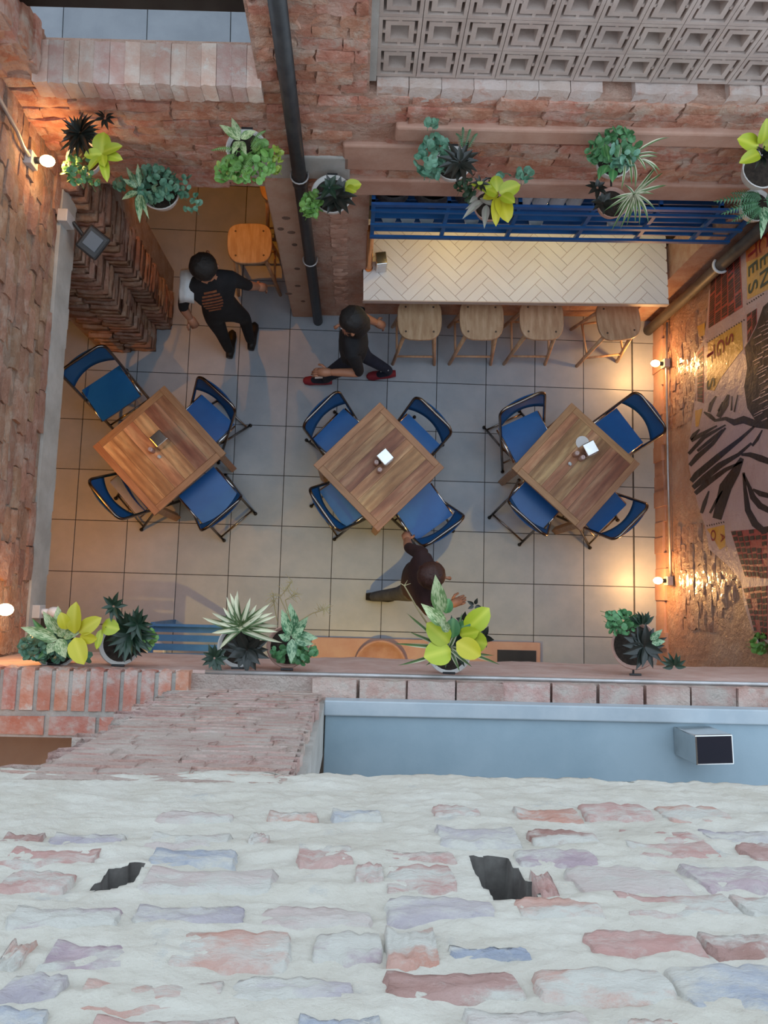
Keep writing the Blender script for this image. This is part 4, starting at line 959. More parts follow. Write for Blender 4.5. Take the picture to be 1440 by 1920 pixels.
for ch, x, y, h, m in (('T', 1411, 475, 18, M_pdred), ('E', 1412, 503, 18, M_pgreen), ('S', 1412, 538, 18, M_pgreen), ('C', 1432, 455, 18, M_pdred), ('E', 1434, 488, 18, M_pgreen), ('N', 1434, 521, 18, M_pgreen),
                       ('S', 1368, 637, 15, M_pdred), ('G', 1351, 652, 15, M_pdred), ('T', 1333, 664, 15, M_pdred), ('S', 1333, 720, 15, M_pgreen), ('O', 1338, 1004, 9, M_pdred), ('A', 1356, 1008, 8, M_pdred)):
    letter(ch, x, y, h, m)

# ================================================================== PLANTS
def leaf_mesh(name, m, kind):
    b = MB(); vs, fs = [], []
    n = 7 if kind != 'strap' else 9
    for i in range(n + 1):
        t = i / n
        if kind == 'broad': w_ = .56 * math.sin(math.pi * t ** .85) ** .55 if 0 < t < 1 else .0
        elif kind == 'lance': w_ = .5 * math.sin(math.pi * t ** .7) if 0 < t < 1 else .0
        else: w_ = .5 * (min(1, t * 5 + .5)) * (1 - max(0, (t - .45) / .55) ** 1.5)
        if i == n: w_ = 0.004
        if i == 0: w_ = max(w_, .05)
        zc = {'broad': .22, 'lance': .16, 'strap': .30}[kind] * (t - t * t) - (.10 * t * t if kind == 'strap' else .03 * t * t)
        for s in (-1, -.5, 0, .5, 1): vs.append((t, s * w_, zc + .10 * abs(s) * w_))
    for i in range(n):
        for k in range(4):
            a = i * 5 + k; fs.append((a, a + 1, a + 6, a + 5))
    b.add(vs, fs); return b.mesh(name, m, smooth=True)
LMESH = {}
def lmesh(mk, kind):
    if (mk, kind) not in LMESH: LMESH[mk, kind] = leaf_mesh('leaf', LM[mk], kind)
    return LMESH[mk, kind]
RP = random.Random(77)
ZOFF = [0.0, False]
def wy(x): return BO.y + TH * (x - .5)
def PL_(px, py, z):
    z += ZOFF[0]; p = PZ(px, py, z)
    if ZOFF[1] and p.y > wy(p.x) - .075: p = PY(px, py, wy(p.x) - .075)
    return p
def put_leaf(t, me, base, tip, width):
    base = Vector(base); tip = Vector(tip); x = tip - base; l = max(x.length, .005); x.normalize()
    up = (Vector((0, 0, 1)) - x * x.z)
    up = up.normalized() if up.length > 1e-3 else Vector((1, 0, 0))
    up = (up + Vector((RP.uniform(-.25, .25), RP.uniform(-.25, .25), 0))); up = (up - x * up.dot(x)).normalized()
    y = up.cross(x)
    o = link('leaf', me, t); R = Matrix((x * l, y * width, up * l)).transposed()
    o.matrix_local = Matrix.Translation(base - Vector(t.location)) @ R.to_4x4()
    return o
def foliage(t, m, regions, name='small_leaves'):
    """joined small round leaves; regions: (cx,cy,rx,ry,n,leaf_px,z)"""
    b = MB(); T0 = Vector(t.location)
    for (cx, cy, rx, ry, n_, lp, z) in regions:
        for k in range(n_):
            a = RP.uniform(0, 2 * math.pi); r = math.sqrt(RP.random()); zz = z + RP.uniform(-.07, .07) * (1.2 - r)
            c = PL_(cx + rx * r * math.cos(a), cy + ry * r * math.sin(a), zz) - T0
            s = lp * (CAM.z - zz) / FPX * RP.uniform(.7, 1.25)
            N = Vector((RP.uniform(-1, 1), RP.uniform(-1, 1), .9)).normalized(); u = N.orthogonal().normalized(); v = N.cross(u); n0 = len(b.v)
            u, v = u * math.cos(a) + v * math.sin(a), v * math.cos(a) - u * math.sin(a)
            b.add([c + N * .15 * s] + [c + (u * math.cos(q) * 1.1 + v * math.sin(q) * .9) * s for q in [math.pi * 2 * i / 7 for i in range(7)]], [(0, 1 + i, 1 + (i + 1) % 7) for i in range(7)])
            if k % 3 == 0: b.tube([c, c + Vector((RP.uniform(-.02, .02), RP.uniform(-.02, .02), -.05))], .0015, 3)
    return tag(b.build(name, m, t), kind='stuff')
def fern(t, fr, z, m=None):
    for (bx_, by_, tx, ty, w_) in fr:
        A = PL_(bx_, by_, z); B_ = PL_(tx, ty, z + .02); b = MB(); T0 = Vector(t.location); d = B_ - A; l = d.length; d.normalize(); s = Vector((-d.y, d.x, 0)).normalized()
        b.tube([A - T0, (A + B_) / 2 - T0 + Vector((0, 0, .03)), B_ - T0], .0025, 4)
        n_ = 13
        for k in range(n_):
            u = .08 + .9 * k / n_; c = A.lerp(B_, u) - T0 + Vector((0, 0, .03 * 4 * u * (1 - u))); q = w_ * (CAM.z - z) / FPX * (1 - u ** 2 * .85)
            for sg in (-1, 1):
                e = c + (s * sg * q + d * q * .5) + Vector((0, 0, -.01)); h = d * (l / n_ * .46)
                b.add([c - h * .6, e, c + h], [(0, 1, 2)])
        b.build('frond', m or M_fern, t)
def rosette(t, mk, cx, cy, rpx, n_, wpx, z, lift=.06, kind='lance', a0=0.0, a1=2 * math.pi):
    me = lmesh(mk, kind)
    for k in range(n_):
        a = a0 + (a1 - a0) * (k + RP.uniform(-.25, .25)) / n_; r = rpx * RP.uniform(.75, 1.08); up = lift * RP.uniform(.2, 1.3)
        put_leaf(t, me, PL_(cx + 2 * math.cos(a), cy + 2 * math.sin(a), z), PL_(cx + r * math.cos(a), cy + r * math.sin(a), z + up), wpx * (CAM.z - z) / FPX * RP.uniform(.85, 1.15))
def leaves(t, mk, kind, lst, z, lift=.04):
    me = lmesh(mk, kind)
    for (bx_, by_, tx, ty, w_) in lst:
        put_leaf(t, me, PL_(bx_, by_, z), PL_(tx, ty, z + lift * RP.uniform(.2, 1.2)), w_ * (CAM.z - z) / FPX)
def potted(label, px, py, z, r, wally, m=M_pot, group=None, side='y', gap=.055):
    c = PZ(px, py, z); ZOFF[0] = 0.0; ZOFF[1] = (side == 'y' and wally > 0)
    if ZOFF[1]:
        c = PY(px, py, wy(c.x) - gap - r * 1.05); ZOFF[0] = c.z - z; z = c.z; wally = wy(c.x) - .054
    t = thing('potted_plant', label, 'plant', (c.x, c.y, z - r * .95), 0, group)
    h = r * .95
    b = MB(); b.lathe([(0, 0), (r * .5, 0), (r * .78, h * .35), (r * .95, h * .8), (r, h), (r * 1.04, h + .006), (r * .98, h + .008), (r * .90, h * .9), (r * .85, h * .85)], 26); b.build('pot', m, t, smooth=True)
    b = MB(); b.lathe([(r * .89, h * .86), (r * .5, h * .9), (0, h * .92)], 20); b.build('soil', M_soil, t, smooth=True)
    b = MB()
    if side == 'y':
        d = wally - c.y; e = math.copysign(r * .95, d); b.tube([(0, e, h * .8), (0, d, h * .8)], .006, 6); b.tube([(-.03, d - math.copysign(.004, d), h * .8 + .03), (.03, d - math.copysign(.004, d), h * .8 + .03)], .006, 6)
    else:
        d = wally - c.x; b.tube([(math.copysign(r * .95, d), 0, h * .8), (d, 0, h * .8)], .006, 6)
    b.build('bracket', M_black, t)
    return t
# back wall
t = potted('potted dark rosette with yellow-green leaves beside the lit left bulb', 158, 296, 2.68, .095, .555)
rosette(t, 'dark', 150, 250, 42, 26, 9, 2.86, .05); rosette(t, 'darkgreen', 146, 262, 38, 12, 9, 2.80, .03); rosette(t, 'dark', 197, 222, 22, 9, 7, 2.92, .03)
leaves(t, 'yellow', 'broad', [(191, 289, 194, 247, 34), (191, 289, 157, 291, 20), (191, 287, 229, 273, 20), (191, 290, 230, 299, 20), (190, 292, 166, 319, 15), (192, 292, 201, 341, 17), (192, 290, 196, 312, 18)], 2.88, .04)
foliage(t, M_small, [(145, 318, 28, 28, 80, 5, 2.76), (172, 340, 14, 8, 18, 4, 2.72)])
t = potted('potted plant of many round leaves hanging over the doorway', 300, 358, 2.38, .115, .565)
foliage(t, M_smallblue, [(290, 345, 46, 34, 170, 6.5, 2.47), (350, 350, 16, 22, 14, 6.5, 2.45), (368, 380, 8, 16, 9, 6, 2.42), (352, 394, 8, 5, 5, 5, 2.40), (228, 345, 14, 14, 14, 6, 2.45)])
leaves(t, 'agla', 'lance', [(260, 365, 262, 417, 15), (264, 365, 279, 410, 10), (262, 350, 258, 306, 11), (258, 350, 236, 312, 11), (258, 360, 228, 374, 15), (256, 352, 230, 335, 13), (250, 345, 243, 318, 9)], 2.52, .03)
t = potted('potted mixed fern and pale variegated leaves above the doorway', 462, 278, 2.80, .105, .575)
leaves(t, 'aglal', 'lance', [(450, 263, 411, 233, 20), (450, 260, 434, 220, 16), (450, 265, 462, 290, 15), (449, 265, 436, 288, 15), (452, 260, 480, 245, 18)], 2.92, .05)
fern(t, [(450, 285, 396, 282, 9), (440, 290, 412, 310, 8), (470, 275, 498, 245, 9), (470, 280, 500, 262, 9), (450, 300, 430, 335, 9), (475, 290, 455, 330, 10)], 2.88, mat('fern_light', (0.10, 0.22, 0.05), (0.16, 0.30, 0.08), scale=20, rough=.5))
foliage(t, M_smalllt, [(465, 312, 52, 30, 130, 6.5, 2.84), (418, 320, 16, 26, 18, 6, 2.80), (490, 290, 22, 24, 30, 8, 2.86)]); foliage(t, mat('small_leaf_yellowgreen', (0.22, 0.32, 0.04), (0.36, 0.44, 0.08), scale=20, rough=.4), [(516, 300, 13, 26, 34, 6, 2.82)])
t = potted('white pot with a black-green rosette beside the black pipe', 622, 364, 2.36, .118, .585)
rosette(t, 'dark', 630, 368, 42, 13, 15, 2.44, .06); rosette(t, 'darkgreen', 618, 352, 26, 6, 12, 2.48, .05)
foliage(t, M_smalllt, [(584, 383, 19, 26, 85, 6, 2.42)]); leaves(t, 'yellow', 'broad', [(645, 352, 678, 345, 22), (648, 352, 668, 360, 16)], 2.46, .03)
t = potted('potted round-leaf plant with a dark rosette above the blue rack', 848, 306, 2.72, .10, .60)
foliage(t, M_smallblue, [(815, 285, 26, 34, 42, 8.5, 2.82), (806, 318, 26, 18, 26, 9, 2.78), (812, 228, 16, 7, 6, 8.5, 2.90), (780, 300, 6, 12, 4, 7, 2.80)])
rosette(t, 'dark', 862, 304, 42, 15, 13, 2.84, .05); fern(t, [(865, 275, 868, 238, 7), (872, 275, 882, 242, 7), (878, 278, 895, 250, 7), (868, 278, 855, 250, 7)], 2.86)
t = potted('potted yellow philodendron with grey leaves hanging before the blue rack', 918, 384, 2.26, .10, .605, M_potterra, gap=.115)
leaves(t, 'yellow', 'broad', [(932, 363, 902, 350, 30), (932, 360, 929, 328, 24), (936, 362, 976, 346, 27), (926, 360, 884, 345, 18), (940, 366, 965, 380, 20)], 2.48, .05)
leaves(t, 'gold', 'broad', [(938, 368, 953, 417, 30), (930, 370, 930, 424, 17), (935, 362, 905, 372, 16)], 2.44, .02)
leaves(t, 'grey', 'lance', [(905, 376, 867, 410, 14), (908, 378, 872, 392, 13), (912, 384, 908, 428, 15), (900, 372, 931, 388, 15), (895, 370, 880, 380, 12)], 2.42, .02)
rosette(t, 'dark', 900, 344, 20, 8, 6, 2.52, .03); foliage(t, M_smallblue, [(985, 325, 16, 12, 13, 7, 2.50), (945, 328, 12, 7, 6, 6, 2.48)]); foliage(t, mat('small_leaf_dark', (0.02, 0.06, 0.025), (0.05, 0.10, 0.05), scale=20, rough=.5), [(868, 340, 16, 20, 26, 6, 2.42), (880, 365, 10, 14, 14, 6, 2.36)], 'trailing_leaves')
t = potted('bushy green potted plant with striped grass leaves above the right of the rack', 1150, 300, 2.74, .10, .62)
foliage(t, M_small, [(1155, 280, 44, 40, 120, 7.5, 2.84), (1110, 280, 12, 24, 12, 7.5, 2.80)]); foliage(t, M_smallblue, [(1170, 290, 28, 26, 26, 8, 2.92)])
leaves(t, 'green', 'lance', [(1135, 295, 1130, 272, 14), (1140, 310, 1128, 328, 16), (1128, 312, 1122, 338, 12), (1150, 318, 1148, 342, 18), (1135, 270, 1142, 302, 13)], 2.90, .03)
leaves(t, 'spider', 'strap', [(1198, 283, 1258, 253, 5), (1198, 290, 1236, 286, 5), (1198, 296, 1234, 292, 5), (1200, 300, 1240, 318, 7), (1200, 300, 1237, 326, 5), (1196, 296, 1212, 318, 5), (1180, 300, 1185, 345, 6), (1172, 305, 1166, 355, 5), (1160, 300, 1165, 268, 4), (1186, 306, 1193, 352, 6)], 2.92, .03)
t = potted('spider plant in a terracotta pot hanging before the blue rack', 1148, 380, 2.28, .095, .625, M_potterra, gap=.115)
leaves(t, 'spider', 'strap', [(1188, 365, a, b_, w_) for a, b_, w_ in ((1253, 345, 7), (1247, 320, 6), (1232, 392, 6), (1219, 414, 8), (1202, 418, 7), (1192, 416, 6), (1176, 421, 6), (1165, 426, 6), (1151, 404, 6), (1134, 393, 6), (1145, 372, 6), (1147, 430, 6), (1224, 330, 7), (1236, 305, 6), (1182, 408, 5), (1228, 362, 5), (1172, 345, 6), (1158, 388, 5), (1210, 395, 6))], 2.46, .03)
rosette(t, 'dark', 1120, 352, 24, 8, 10, 2.42, .03); rosette(t, 'dark', 1130, 380, 26, 8, 12, 2.36, .03)
t = potted('pale pot of lime leaves and dark stems at the right edge of the back wall', 1428, 318, 2.68, .11, .64)
leaves(t, 'yellow', 'broad', [(1422, 275, 1383, 260, 32), (1424, 288, 1387, 305, 24), (1428, 270, 1438, 222, 30), (1430, 275, 1470, 262, 28)], 2.88, .05)
rosette(t, 'dark', 1428, 292, 26, 9, 10, 2.84, .06)
t = potted('dark green fern hanging in the corner above the posters', 1418, 385, 2.24, .10, .645, gap=.115)
fern(t, [(1425, 375, 1338, 378, 15), (1425, 380, 1352, 402, 14), (1425, 385, 1372, 416, 14), (1428, 388, 1400, 420, 13), (1425, 372, 1370, 362, 13), (1428, 374, 1396, 362, 12), (1432, 378, 1490, 390, 14), (1432, 374, 1480, 366, 14)], 2.37)
leaves(t, 'agla', 'lance', [(1428, 390, 1433, 432, 18), (1432, 388, 1447, 425, 18), (1430, 400, 1427, 448, 14)], 2.38, .02)
# front wall
ZF = 3.0
t = potted('potted pale variegated leaves with yellow leaves at the front left corner', 105, 1213, ZF, .10, -2.315)
leaves(t, 'aglal', 'lance', [(112, 1188, 80, 1146, 22), (118, 1186, 108, 1136, 26), (105, 1196, 38, 1176, 22), (108, 1200, 60, 1188, 18), (110, 1198, 123, 1234, 26), (118, 1192, 150, 1186, 20), (108, 1192, 125, 1178, 18), (104, 1205, 88, 1226, 20)], ZF + .14, .04)
leaves(t, 'gold', 'broad', [(140, 1188, 142, 1128, 28), (148, 1186, 190, 1158, 26), (150, 1194, 182, 1198, 20), (140, 1196, 157, 1246, 32), (125, 1180, 114, 1148, 20)], ZF + .18, .03)
leaves(t, 'green', 'lance', [(100, 1210, 70, 1236, 14), (120, 1210, 140, 1240, 14), (95, 1200, 60, 1160, 16), (130, 1205, 165, 1225, 14)], ZF + .08, .03)
foliage(t, M_smallblue, [(85, 1215, 48, 28, 130, 6.5, ZF + .06), (55, 1205, 14, 16, 20, 6, ZF + .06), (168, 1235, 8, 7, 3, 8, ZF + .06)])
t = potted('dark leafy potted plant above the blue bench with one lime leaf', 225, 1208, ZF, .098, -2.315)
rosette(t, 'darkgreen', 213, 1137, 28, 10, 9, ZF + .16, .03); rosette(t, 'darkgreen', 245, 1188, 52, 24, 13, ZF + .10, .06); rosette(t, 'darkgreen', 258, 1170, 34, 10, 10, ZF + .14, .05); rosette(t, 'dark', 240, 1205, 40, 14, 12, ZF + .05, .05)
leaves(t, 'yellow', 'broad', [(192, 1172, 224, 1180, 28), (190, 1180, 181, 1218, 12)], ZF + .16, .02); foliage(t, M_smalllt, [(277, 1197, 16, 20, 36, 6.5, ZF + .06)])
t = potted('striped grassy plant over a dark rosette on the front ledge', 448, 1212, ZF, .10, -2.315)
leaves(t, 'spider2', 'strap', [(452, 1178, a, b_, 12) for a, b_ in ((378, 1159), (398, 1149), (398, 1187), (424, 1121), (432, 1112), (443, 1108), (469, 1122), (481, 1135), (496, 1141), (506, 1131), (516, 1155), (521, 1172), (519, 1184), (526, 1206), (410, 1216), (440, 1118), (491, 1150), (509, 1148), (418, 1140), (410, 1168), (460, 1140))], ZF + .15, .05)
rosette(t, 'dark', 463, 1218, 44, 16, 17, ZF + .06, .05); rosette(t, 'darkgreen', 402, 1234, 30, 12, 10, ZF + .05, .03)
t = potted('silvery green leafy plant with dry twigs on the front ledge', 540, 1212, ZF, .10, -2.315, M_potterra)
leaves(t, 'agla', 'lance', [(548, 1190, 544, 1131, 30), (546, 1192, 528, 1143, 22), (550, 1190, 578, 1154, 20), (552, 1194, 596, 1196, 22), (552, 1198, 588, 1208, 18), (548, 1198, 546, 1244, 20), (546, 1190, 543, 1163, 20), (544, 1198, 522, 1190, 16), (548, 1196, 570, 1176, 18)], ZF + .14, .05)
foliage(t, M_small, [(568, 1226, 26, 18, 50, 6.5, ZF + .06), (525, 1225, 18, 16, 24, 6, ZF + .05)])
tw = MB(); T0 = Vector(t.location)
for a in (((545, 1165), (525, 1120), (548, 1090)), ((545, 1165), (535, 1125), (556, 1112)), ((520, 1165), (515, 1140), (512, 1112)), ((560, 1165), (585, 1150), (612, 1142))):
    P3 = [PZ(*q, ZF + .2 + .05 * i) - T0 for i, q in enumerate(a)]; tw.tube(P3, .0025, 5)
    for k in range(22):
        c = P3[-1].lerp(P3[1], RP.random() ** 1.6 * .9); e = c + Vector((RP.uniform(-.035, .035), RP.uniform(-.035, .035), RP.uniform(-.005, .02))); tw.tube([c, e], [.002, .0008], 3)
tw.build('dry_twigs', M_twig, t)
t = potted('large lime and variegated plant with striped blades on the front ledge', 842, 1222, ZF, .105, -2.315)
leaves(t, 'yellow', 'broad', [(842, 1205, 800, 1168, 38), (845, 1218, 795, 1232, 44), (880, 1200, 914, 1208, 36), (872, 1182, 918, 1140, 38), (862, 1190, 898, 1184, 26)], ZF + .20, .04)
leaves(t, 'gold', 'broad', [(856, 1204, 902, 1230, 36)], ZF + .23, .02)
leaves(t, 'aglal', 'lance', [(828, 1150, 816, 1078, 30), (835, 1172, 790, 1132, 26), (840, 1185, 826, 1158, 18)], ZF + .26, .05)
rosette(t, 'darkgreen', 850, 1205, 55, 12, 14, ZF + .10, .05)
leaves(t, 'green', 'broad', [(848, 1196, 850, 1158, 26), (835, 1150, 842, 1122, 20), (860, 1180, 882, 1165, 18)], ZF + .2, .03)
leaves(t, 'spider', 'strap', [(842, 1214, a, b_, 8) for a, b_ in ((764, 1152), (769, 1186), (742, 1207), (748, 1250), (938, 1245), (926, 1231), (862, 1258), (868, 1150), (884, 1250), (818, 1250), (800, 1248), (835, 1252))], ZF + .16, .05)
rosette(t, 'dark', 890, 1135, 16, 5, 7, ZF + .2, .02); rosette(t, 'dark', 905, 1195, 22, 6, 12, ZF + .08, .02); rosette(t, 'dark', 868, 1165, 18, 5, 9, ZF + .14, .02)
tw = MB(); T0 = Vector(t.location); tw.tube([PZ(815, 1190, ZF + .12) - T0, PZ(785, 1145, ZF + .2) - T0, PZ(758, 1098, ZF + .26) - T0], [.005, .004, .003], 6)
for e in ((748, 1092), (764, 1088), (770, 1094)): tw.tube([PZ(758, 1098, ZF + .26) - T0, PZ(*e, ZF + .27) - T0], [.003, .001], 4)
tw.build('dry_stem', M_twig, t)
t = potted('pinkish bowl of small green plants and a dark rosette on the front ledge right', 1190, 1210, ZF - .15, .12, -2.315, M_potterra)
foliage(t, M_small, [(1165, 1168, 32, 22, 70, 6, ZF - .06), (1145, 1160, 12, 14, 16, 5, ZF - .04)]); rosette(t, 'darkgreen', 1205, 1172, 30, 9, 9, ZF - .05, .06, a0=-2.6, a1=-.4)
rosette(t, 'dark', 1208, 1212, 44, 16, 15, ZF - .06, .04); leaves(t, 'agla', 'lance', [(1220, 1200, 1242, 1180, 14), (1222, 1206, 1248, 1202, 14)], ZF - .04, .03); rosette(t, 'darkgreen', 1264, 1250, 28, 8, 9, ZF - .05, .03, a0=-3.3, a1=.4)
t = potted('small green trailing plant high on the poster wall at the right edge', 1445, 1200, 1.72, .09, XR, side='x')
foliage(t, M_smalllt, [(1428, 1205, 22, 20, 36, 6.5, 1.80)])

# ================================================================== PEOPLE
def person(label, J, mats_of, hair, hairm, facing, shoe, extra=None):
    """J: joints in world space; one skinned body mesh, children: hair, shoes, clothes details"""
    names = list(J); rad = dict(pelvis=.125, spine=.118, chest=.135, neck=.052, jaw=.066, head=.082, crown=.070)
    for s in 'LR': rad.update({'sh' + s: .068, 'ua' + s: .050, 'el' + s: .042, 'wr' + s: .028, 'hip' + s: .092, 'kn' + s: .060, 'an' + s: .042, 'toe' + s: .032})
    root = Vector((J['pelvis'].x, J['pelvis'].y, 0))
    E = [('pelvis', 'spine'), ('spine', 'chest'), ('chest', 'neck'), ('neck', 'jaw'), ('jaw', 'head'), ('head', 'crown')]
    for s in 'LR':
        J['ua' + s] = J['sh' + s].lerp(J['el' + s], .45)
        E += [('chest', 'sh' + s), ('sh' + s, 'ua' + s), ('ua' + s, 'el' + s), ('el' + s, 'wr' + s), ('pelvis', 'hip' + s), ('hip' + s, 'kn' + s), ('kn' + s, 'an' + s), ('an' + s, 'toe' + s)]
    names = list(J); me = bpy.data.meshes.new('person'); me.from_pydata([J[n] - root for n in names], [(names.index(a), names.index(b)) for a, b in E], [])
    ob = bpy.data.objects.new('person', me); COL.objects.link(ob)
    sk = ob.modifiers.new('skin', 'SKIN'); sk.use_smooth_shade = True
    for i, n in enumerate(names):
        v = me.skin_vertices[0].data[i]; v.radius = (rad[n], rad[n]); v.use_root = (n == 'pelvis')
    ss = ob.modifiers.new('sub', 'SUBSURF'); ss.levels = 2; ss.render_levels = 2
    bpy.context.view_layer.update(); dg = bpy.context.evaluated_depsgraph_get()
    bm_ = bpy.data.meshes.new_from_object(ob.evaluated_get(dg)); bpy.data.objects.remove(ob)
    # hands: palm and five fingers in the same mesh
    bm = bmesh.new(); bm.from_mesh(bm_); hb = MB()
    for s in 'LR':
        w_, e_ = J['wr' + s] - root, J['el' + s] - root; d = (w_ - e_).normalized(); side = d.cross(Vector((0, 0, 1))); side = side.normalized() if side.length > .1 else Vector((1, 0, 0)); nn = side.cross(d)
        hb.tube([w_ - d * .02, w_ + d * .03, w_ + d * .085], [.026, .036, .034], 10)
        for k, (o_, ln) in enumerate(((-.027, .068), (-.009, .078), (.009, .073), (.026, .058))):
            p = w_ + d * .08 + side * o_; hb.tube([p, p + d * ln * .5 - nn * .008, p + d * ln * .85 - nn * .03], [.0095, .009, .007], 7)
        sg = -1 if s == 'L' else 1
        p = w_ + d * .03 - side * sg * .03; hb.tube([p, p + d * .03 - side * sg * .025, p + d * .06 - side * sg * .03], [.011, .010, .008], 7)
    # nose, ears
    hd = J['head'] - root; F = facing.normalized(); S_ = F.cross(Vector((0, 0, 1))).normalized()
    hb.tube([hd + F * .07 + Vector((0, 0, .01)), hd + F * .105 - Vector((0, 0, .025))], [.008, .014], 8)
    for sg in (-1, 1): hb.ell(hd + S_ * sg * .085, (.016, .020, .030), 8, 6)
    hm = hb.mesh('hands', M_skin, True); bm2 = bmesh.new(); bm2.from_mesh(hm)
    nbody = len(bm.faces); tmp = bpy.data.meshes.new('t'); bm2.to_mesh(tmp); bm.from_mesh(tmp); bm.to_mesh(bm_); bm.free(); bm2.free()
    ms = [M_skin] + mats_of['list']; bm_.materials.clear()
    for m in ms: bm_.materials.append(m)
    seg = [(J[a] - root, J[b] - root, a, b) for a, b in E]
    for i, p in enumerate(bm_.polygons):
        p.use_smooth = True
        if i >= nbody: p.material_index = 0; continue
        best = None
        for (a, b, na, nb) in seg:
            ab = b - a; t_ = max(0, min(1, (p.center - a).dot(ab) / ab.length_squared)); dd = (p.center - (a + ab * t_)).length / (rad[na] * (1 - t_) + rad[nb] * t_)
            if best is None or dd < best[0]: best = (dd, na, nb, t_)
        p.material_index = mats_of['fn'](best[1], best[2], best[3])
    o = link('person', bm_, None, root); tag(o, label, 'person')
    H0 = hd
    hb = MB()
    def hf(d):
        return 1.0 + .05 * noise.noise(d * 4) + .10 * noise.noise(Vector((d.x * 14, d.y * 14, d.z * 3)))
    hb.ell(H0 + Vector((0, 0, .034)) - F * .030, (.098, .098, .094), 30, 18, fn=hf)
    if hair == 'long': hb.ell(H0 - F * .055 - Vector((0, 0, .085)), (.10, .10, .12), 22, 14, fn=hf)
    # cut the face out of the hair
    hme = hb.mesh('hair', hairm, True); bmh = bmesh.new(); bmh.from_mesh(hme)
    bmh.to_mesh(hme); bmh.free(); link('hair', hme, o)
    for sg in (-1, 1):
        b = MB(); b.ell(H0 + F * .060 + S_ * sg * .028 + Vector((0, 0, .006)), (.009, .009, .007), 8, 6); b.build('eye', M_eye, o, smooth=True)
    for s in 'LR':
        a = J['an' + s] - root; tt = J['toe' + s] - root; d = (tt - a); d.z = 0; d.normalize(); sd = d.cross(Vector((0, 0, 1)))
        b = MB(); pts = []
        heel = a - d * .05; L0 = .26; z0 = min(a.z, tt.z) - .035
        pr = [(0, .030), (.06, .040), (.14, .040), (.20, .044), (.245, .034), (.262, .012)]; n_ = 10
        base = len(b.v)
        for (u, w_) in pr:
            top = .085 if u < .1 else .085 - (u - .1) * .30
            for k in range(n_):
                an = 2 * math.pi * k / n_; c_, s_ = math.cos(an), math.sin(an)
                zz = top * .5 + top * .5 * s_; q = heel + d * u + sd * (c_ * w_); b.v.append((q.x, q.y, max(0.002 - root.z, (tt.z - .035) * 0 + zz) + max(0, z0)))
        for i in range(len(pr) - 1):
            for k in range(n_): b.f.append([base + i * n_ + k, base + i * n_ + (k + 1) % n_, base + (i + 1) * n_ + (k + 1) % n_, base + (i + 1) * n_ + k]); b.mi.append(0)
        b.f.append([base + k for k in range(n_)]); b.f.append([base + (len(pr) - 1) * n_ + k for k in range(n_)]); b.mi += [0, 0]
        so = b.build('shoe', shoe[0], o, smooth=True)
        if shoe[1]:
            c = MB(); c.box(tuple(heel + d * .11 + Vector((0, 0, .083 + max(0, z0)))), (.075, .045, .012), (0, .25, math.atan2(d.y, d.x))); c.build('tongue', shoe[1], so)
    if extra: extra(o, root)
    return o
def clothes(shirt, trou):
    def fn(a, b, t):
        k = (a, b)
        if a in ('neck', 'jaw', 'head') or b == 'crown': return 0
        if a[:2] == 'el': return 0
        if a[:3] == 'hip' or a[:2] in ('kn', 'an') or b[:3] == 'hip': return 2
        if a == 'pelvis' and b == 'spine': return 2 if t < .25 else 1
        if a == 'chest' and b == 'neck' and t > .55: return 0
        return 1
    return {'list': [shirt, trou], 'fn': fn}
V = Vector
def pt_(px, py, z): return PZ(px, py, z)
# A: waiter walking to the doorway, seen from behind
def JA():
    J = {'pelvis': V((-.01, .27, .93)), 'spine': V((-.015, .28, 1.10)), 'chest': V((-.02, .30, 1.30)), 'neck': V((-.018, .315, 1.43)), 'jaw': V((-.016, .33, 1.50)), 'head': V((-.016, .34, 1.57)), 'crown': V((-.016, .345, 1.63)),
         'shL': V((-.185, .27, 1.345)), 'shR': V((.14, .34, 1.345)), 'elL': V((-.265, .20, 1.10)), 'elR': V((.225, .385, 1.12)), 'wrL': V((-.235, .165, .95)), 'wrR': V((.285, .44, .97)),
         'hipL': V((-.09, .25, .86)), 'hipR': V((.07, .28, .86)), 'knL': V((-.085, .24, .47)), 'knR': V((.11, .36, .49)), 'anL': V((-.075, .20, .085)), 'anR': V((.115, .28, .12)), 'toeL': V((-.07, .32, .035)), 'toeR': V((.125, .40, .04))}
    return J
def exA(o, root):
    b = MB(); vs, fs = [], []; n_ = 8
    for i in range(n_ + 1):
        for j in range(n_ + 1):
            u = i / n_ * 2 - 1; v = j / n_ * 2 - 1; vs.append((-.17 + u * .055 - .02 * abs(v), .285 + v * .13, 1.425 - .10 * v * v - .025 * abs(u) + .006 * noise.noise(Vector((u * 3, v * 3, 1)))))
    for i in range(n_):
        for j in range(n_): a = i * (n_ + 1) + j; fs.append((a, a + 1, a + n_ + 2, a + n_ + 1))
    b.add([V(v) - root for v in vs], fs); c = b.build('shoulder_cloth', M_cloth, o, smooth=True); m = c.modifiers.new('s', 'SOLIDIFY'); m.thickness = .008
    b = MB(); bpy.context.view_layer.update()
    for k in range(7):
        zz = 1.36 - k * .034; w_ = .075 * math.sqrt(1 - ((k - 3) / 3.8) ** 2); row = []
        for i in range(7):
            x = -.01 + w_ * (i / 3 - 1)
            for dz in (.010, -.010):
                ok, hp, nr, _ = o.ray_cast(V((x, -.9, zz + dz)) - root, V((0, 1, 0)))
                row.append(hp - V((0, .004, 0)) if ok else V((x, .15, zz + dz)) - root)
        b.add(row, [(2 * i, 2 * i + 1, 2 * i + 3, 2 * i + 2) for i in range(6)])
    b.build('shirt_print', M_print, o)
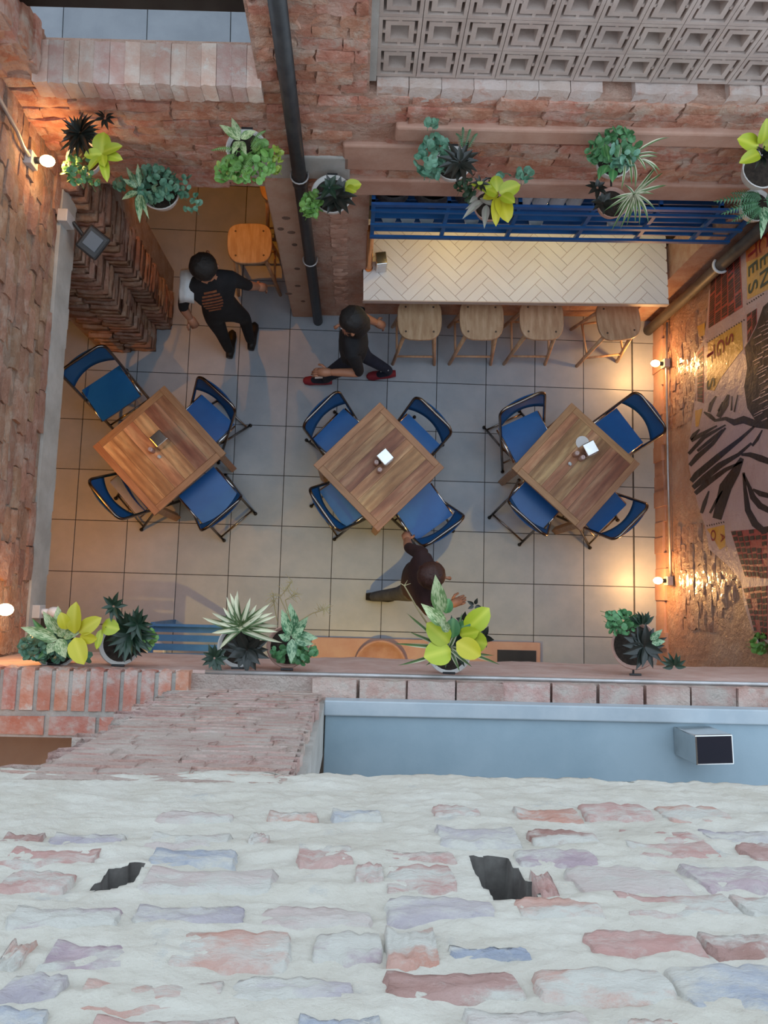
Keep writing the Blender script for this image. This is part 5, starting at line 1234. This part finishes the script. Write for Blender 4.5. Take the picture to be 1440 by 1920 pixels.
person('person in black seen from behind, white cloth on the shoulder, walking to the doorway', JA(), clothes(M_shirt, M_trou), 'short', M_hair, V((.1, 1, 0)), (M_blkshoe, None), exA)
# B: person striding left past the bar in red shoes
hb_ = pt_(662, 596, 1.60)
e1 = pt_(688, 698, 1.06); w1 = pt_(628, 668, 1.05)
JB = {'pelvis': V((1.04, -.01, .92)), 'spine': V((1.035, -.015, 1.09)), 'chest': V((1.025, -.02, 1.28)), 'neck': V((1.02, -.025, 1.41)), 'jaw': V((1.015, -.03, 1.48)), 'head': V((1.01, -.03, 1.55)), 'crown': V((1.01, -.03, 1.61)),
      'shL': V((1.04, -.19, 1.32)), 'shR': V((1.04, .14, 1.30)), 'elL': V((1.10, -.25, 1.07)), 'elR': V((1.10, .20, 1.06)), 'wrL': V((.86, -.24, 1.02)), 'wrR': V((1.22, .22, .88)),
      'hipL': V((1.04, -.09, .85)), 'hipR': V((1.05, .07, .85)), 'knL': V((.85, -.09, .48)), 'knR': V((1.14, .07, .46)), 'anL': V((.80, -.03, .10)), 'anR': V((1.37, .055, .13)), 'toeL': V((.66, -.03, .035)), 'toeR': V((1.25, .04, .035))}
person('person in a black top and navy jeans striding left in red shoes past the bar', JB, clothes(M_shirt, M_jeans), 'long', M_hair, V((-1, -.35, 0)), (M_redshoe, M_cloth))
# C: person below the near ledge, seen from straight above
JC = {'pelvis': V((1.56, -1.82, .92)), 'spine': V((1.58, -1.815, 1.09)), 'chest': V((1.61, -1.81, 1.28)), 'neck': V((1.635, -1.805, 1.41)), 'jaw': V((1.65, -1.80, 1.48)), 'head': V((1.655, -1.80, 1.55)), 'crown': V((1.655, -1.80, 1.61)),
      'shL': V((1.59, -1.64, 1.32)), 'shR': V((1.61, -1.98, 1.32)), 'elL': V((1.50, -1.58, 1.08)), 'elR': V((1.66, -2.05, 1.07)), 'wrL': V((1.50, -1.50, .90)), 'wrR': V((1.83, -1.99, 1.02)),
      'hipL': V((1.56, -1.74, .85)), 'hipR': V((1.55, -1.90, .85)), 'knL': V((1.72, -1.75, .48)), 'knR': V((1.47, -1.92, .47)), 'anL': V((1.66, -1.76, .09)), 'anR': V((1.26, -1.95, .16)), 'toeL': V((1.80, -1.76, .035)), 'toeR': V((1.38, -1.95, .045))}
person('person in a maroon top walking right below the large lime plant', JC, clothes(M_shirtm, M_grey), 'short', M_hairb, V((1, -.1, 0)), (M_blkshoe, None))
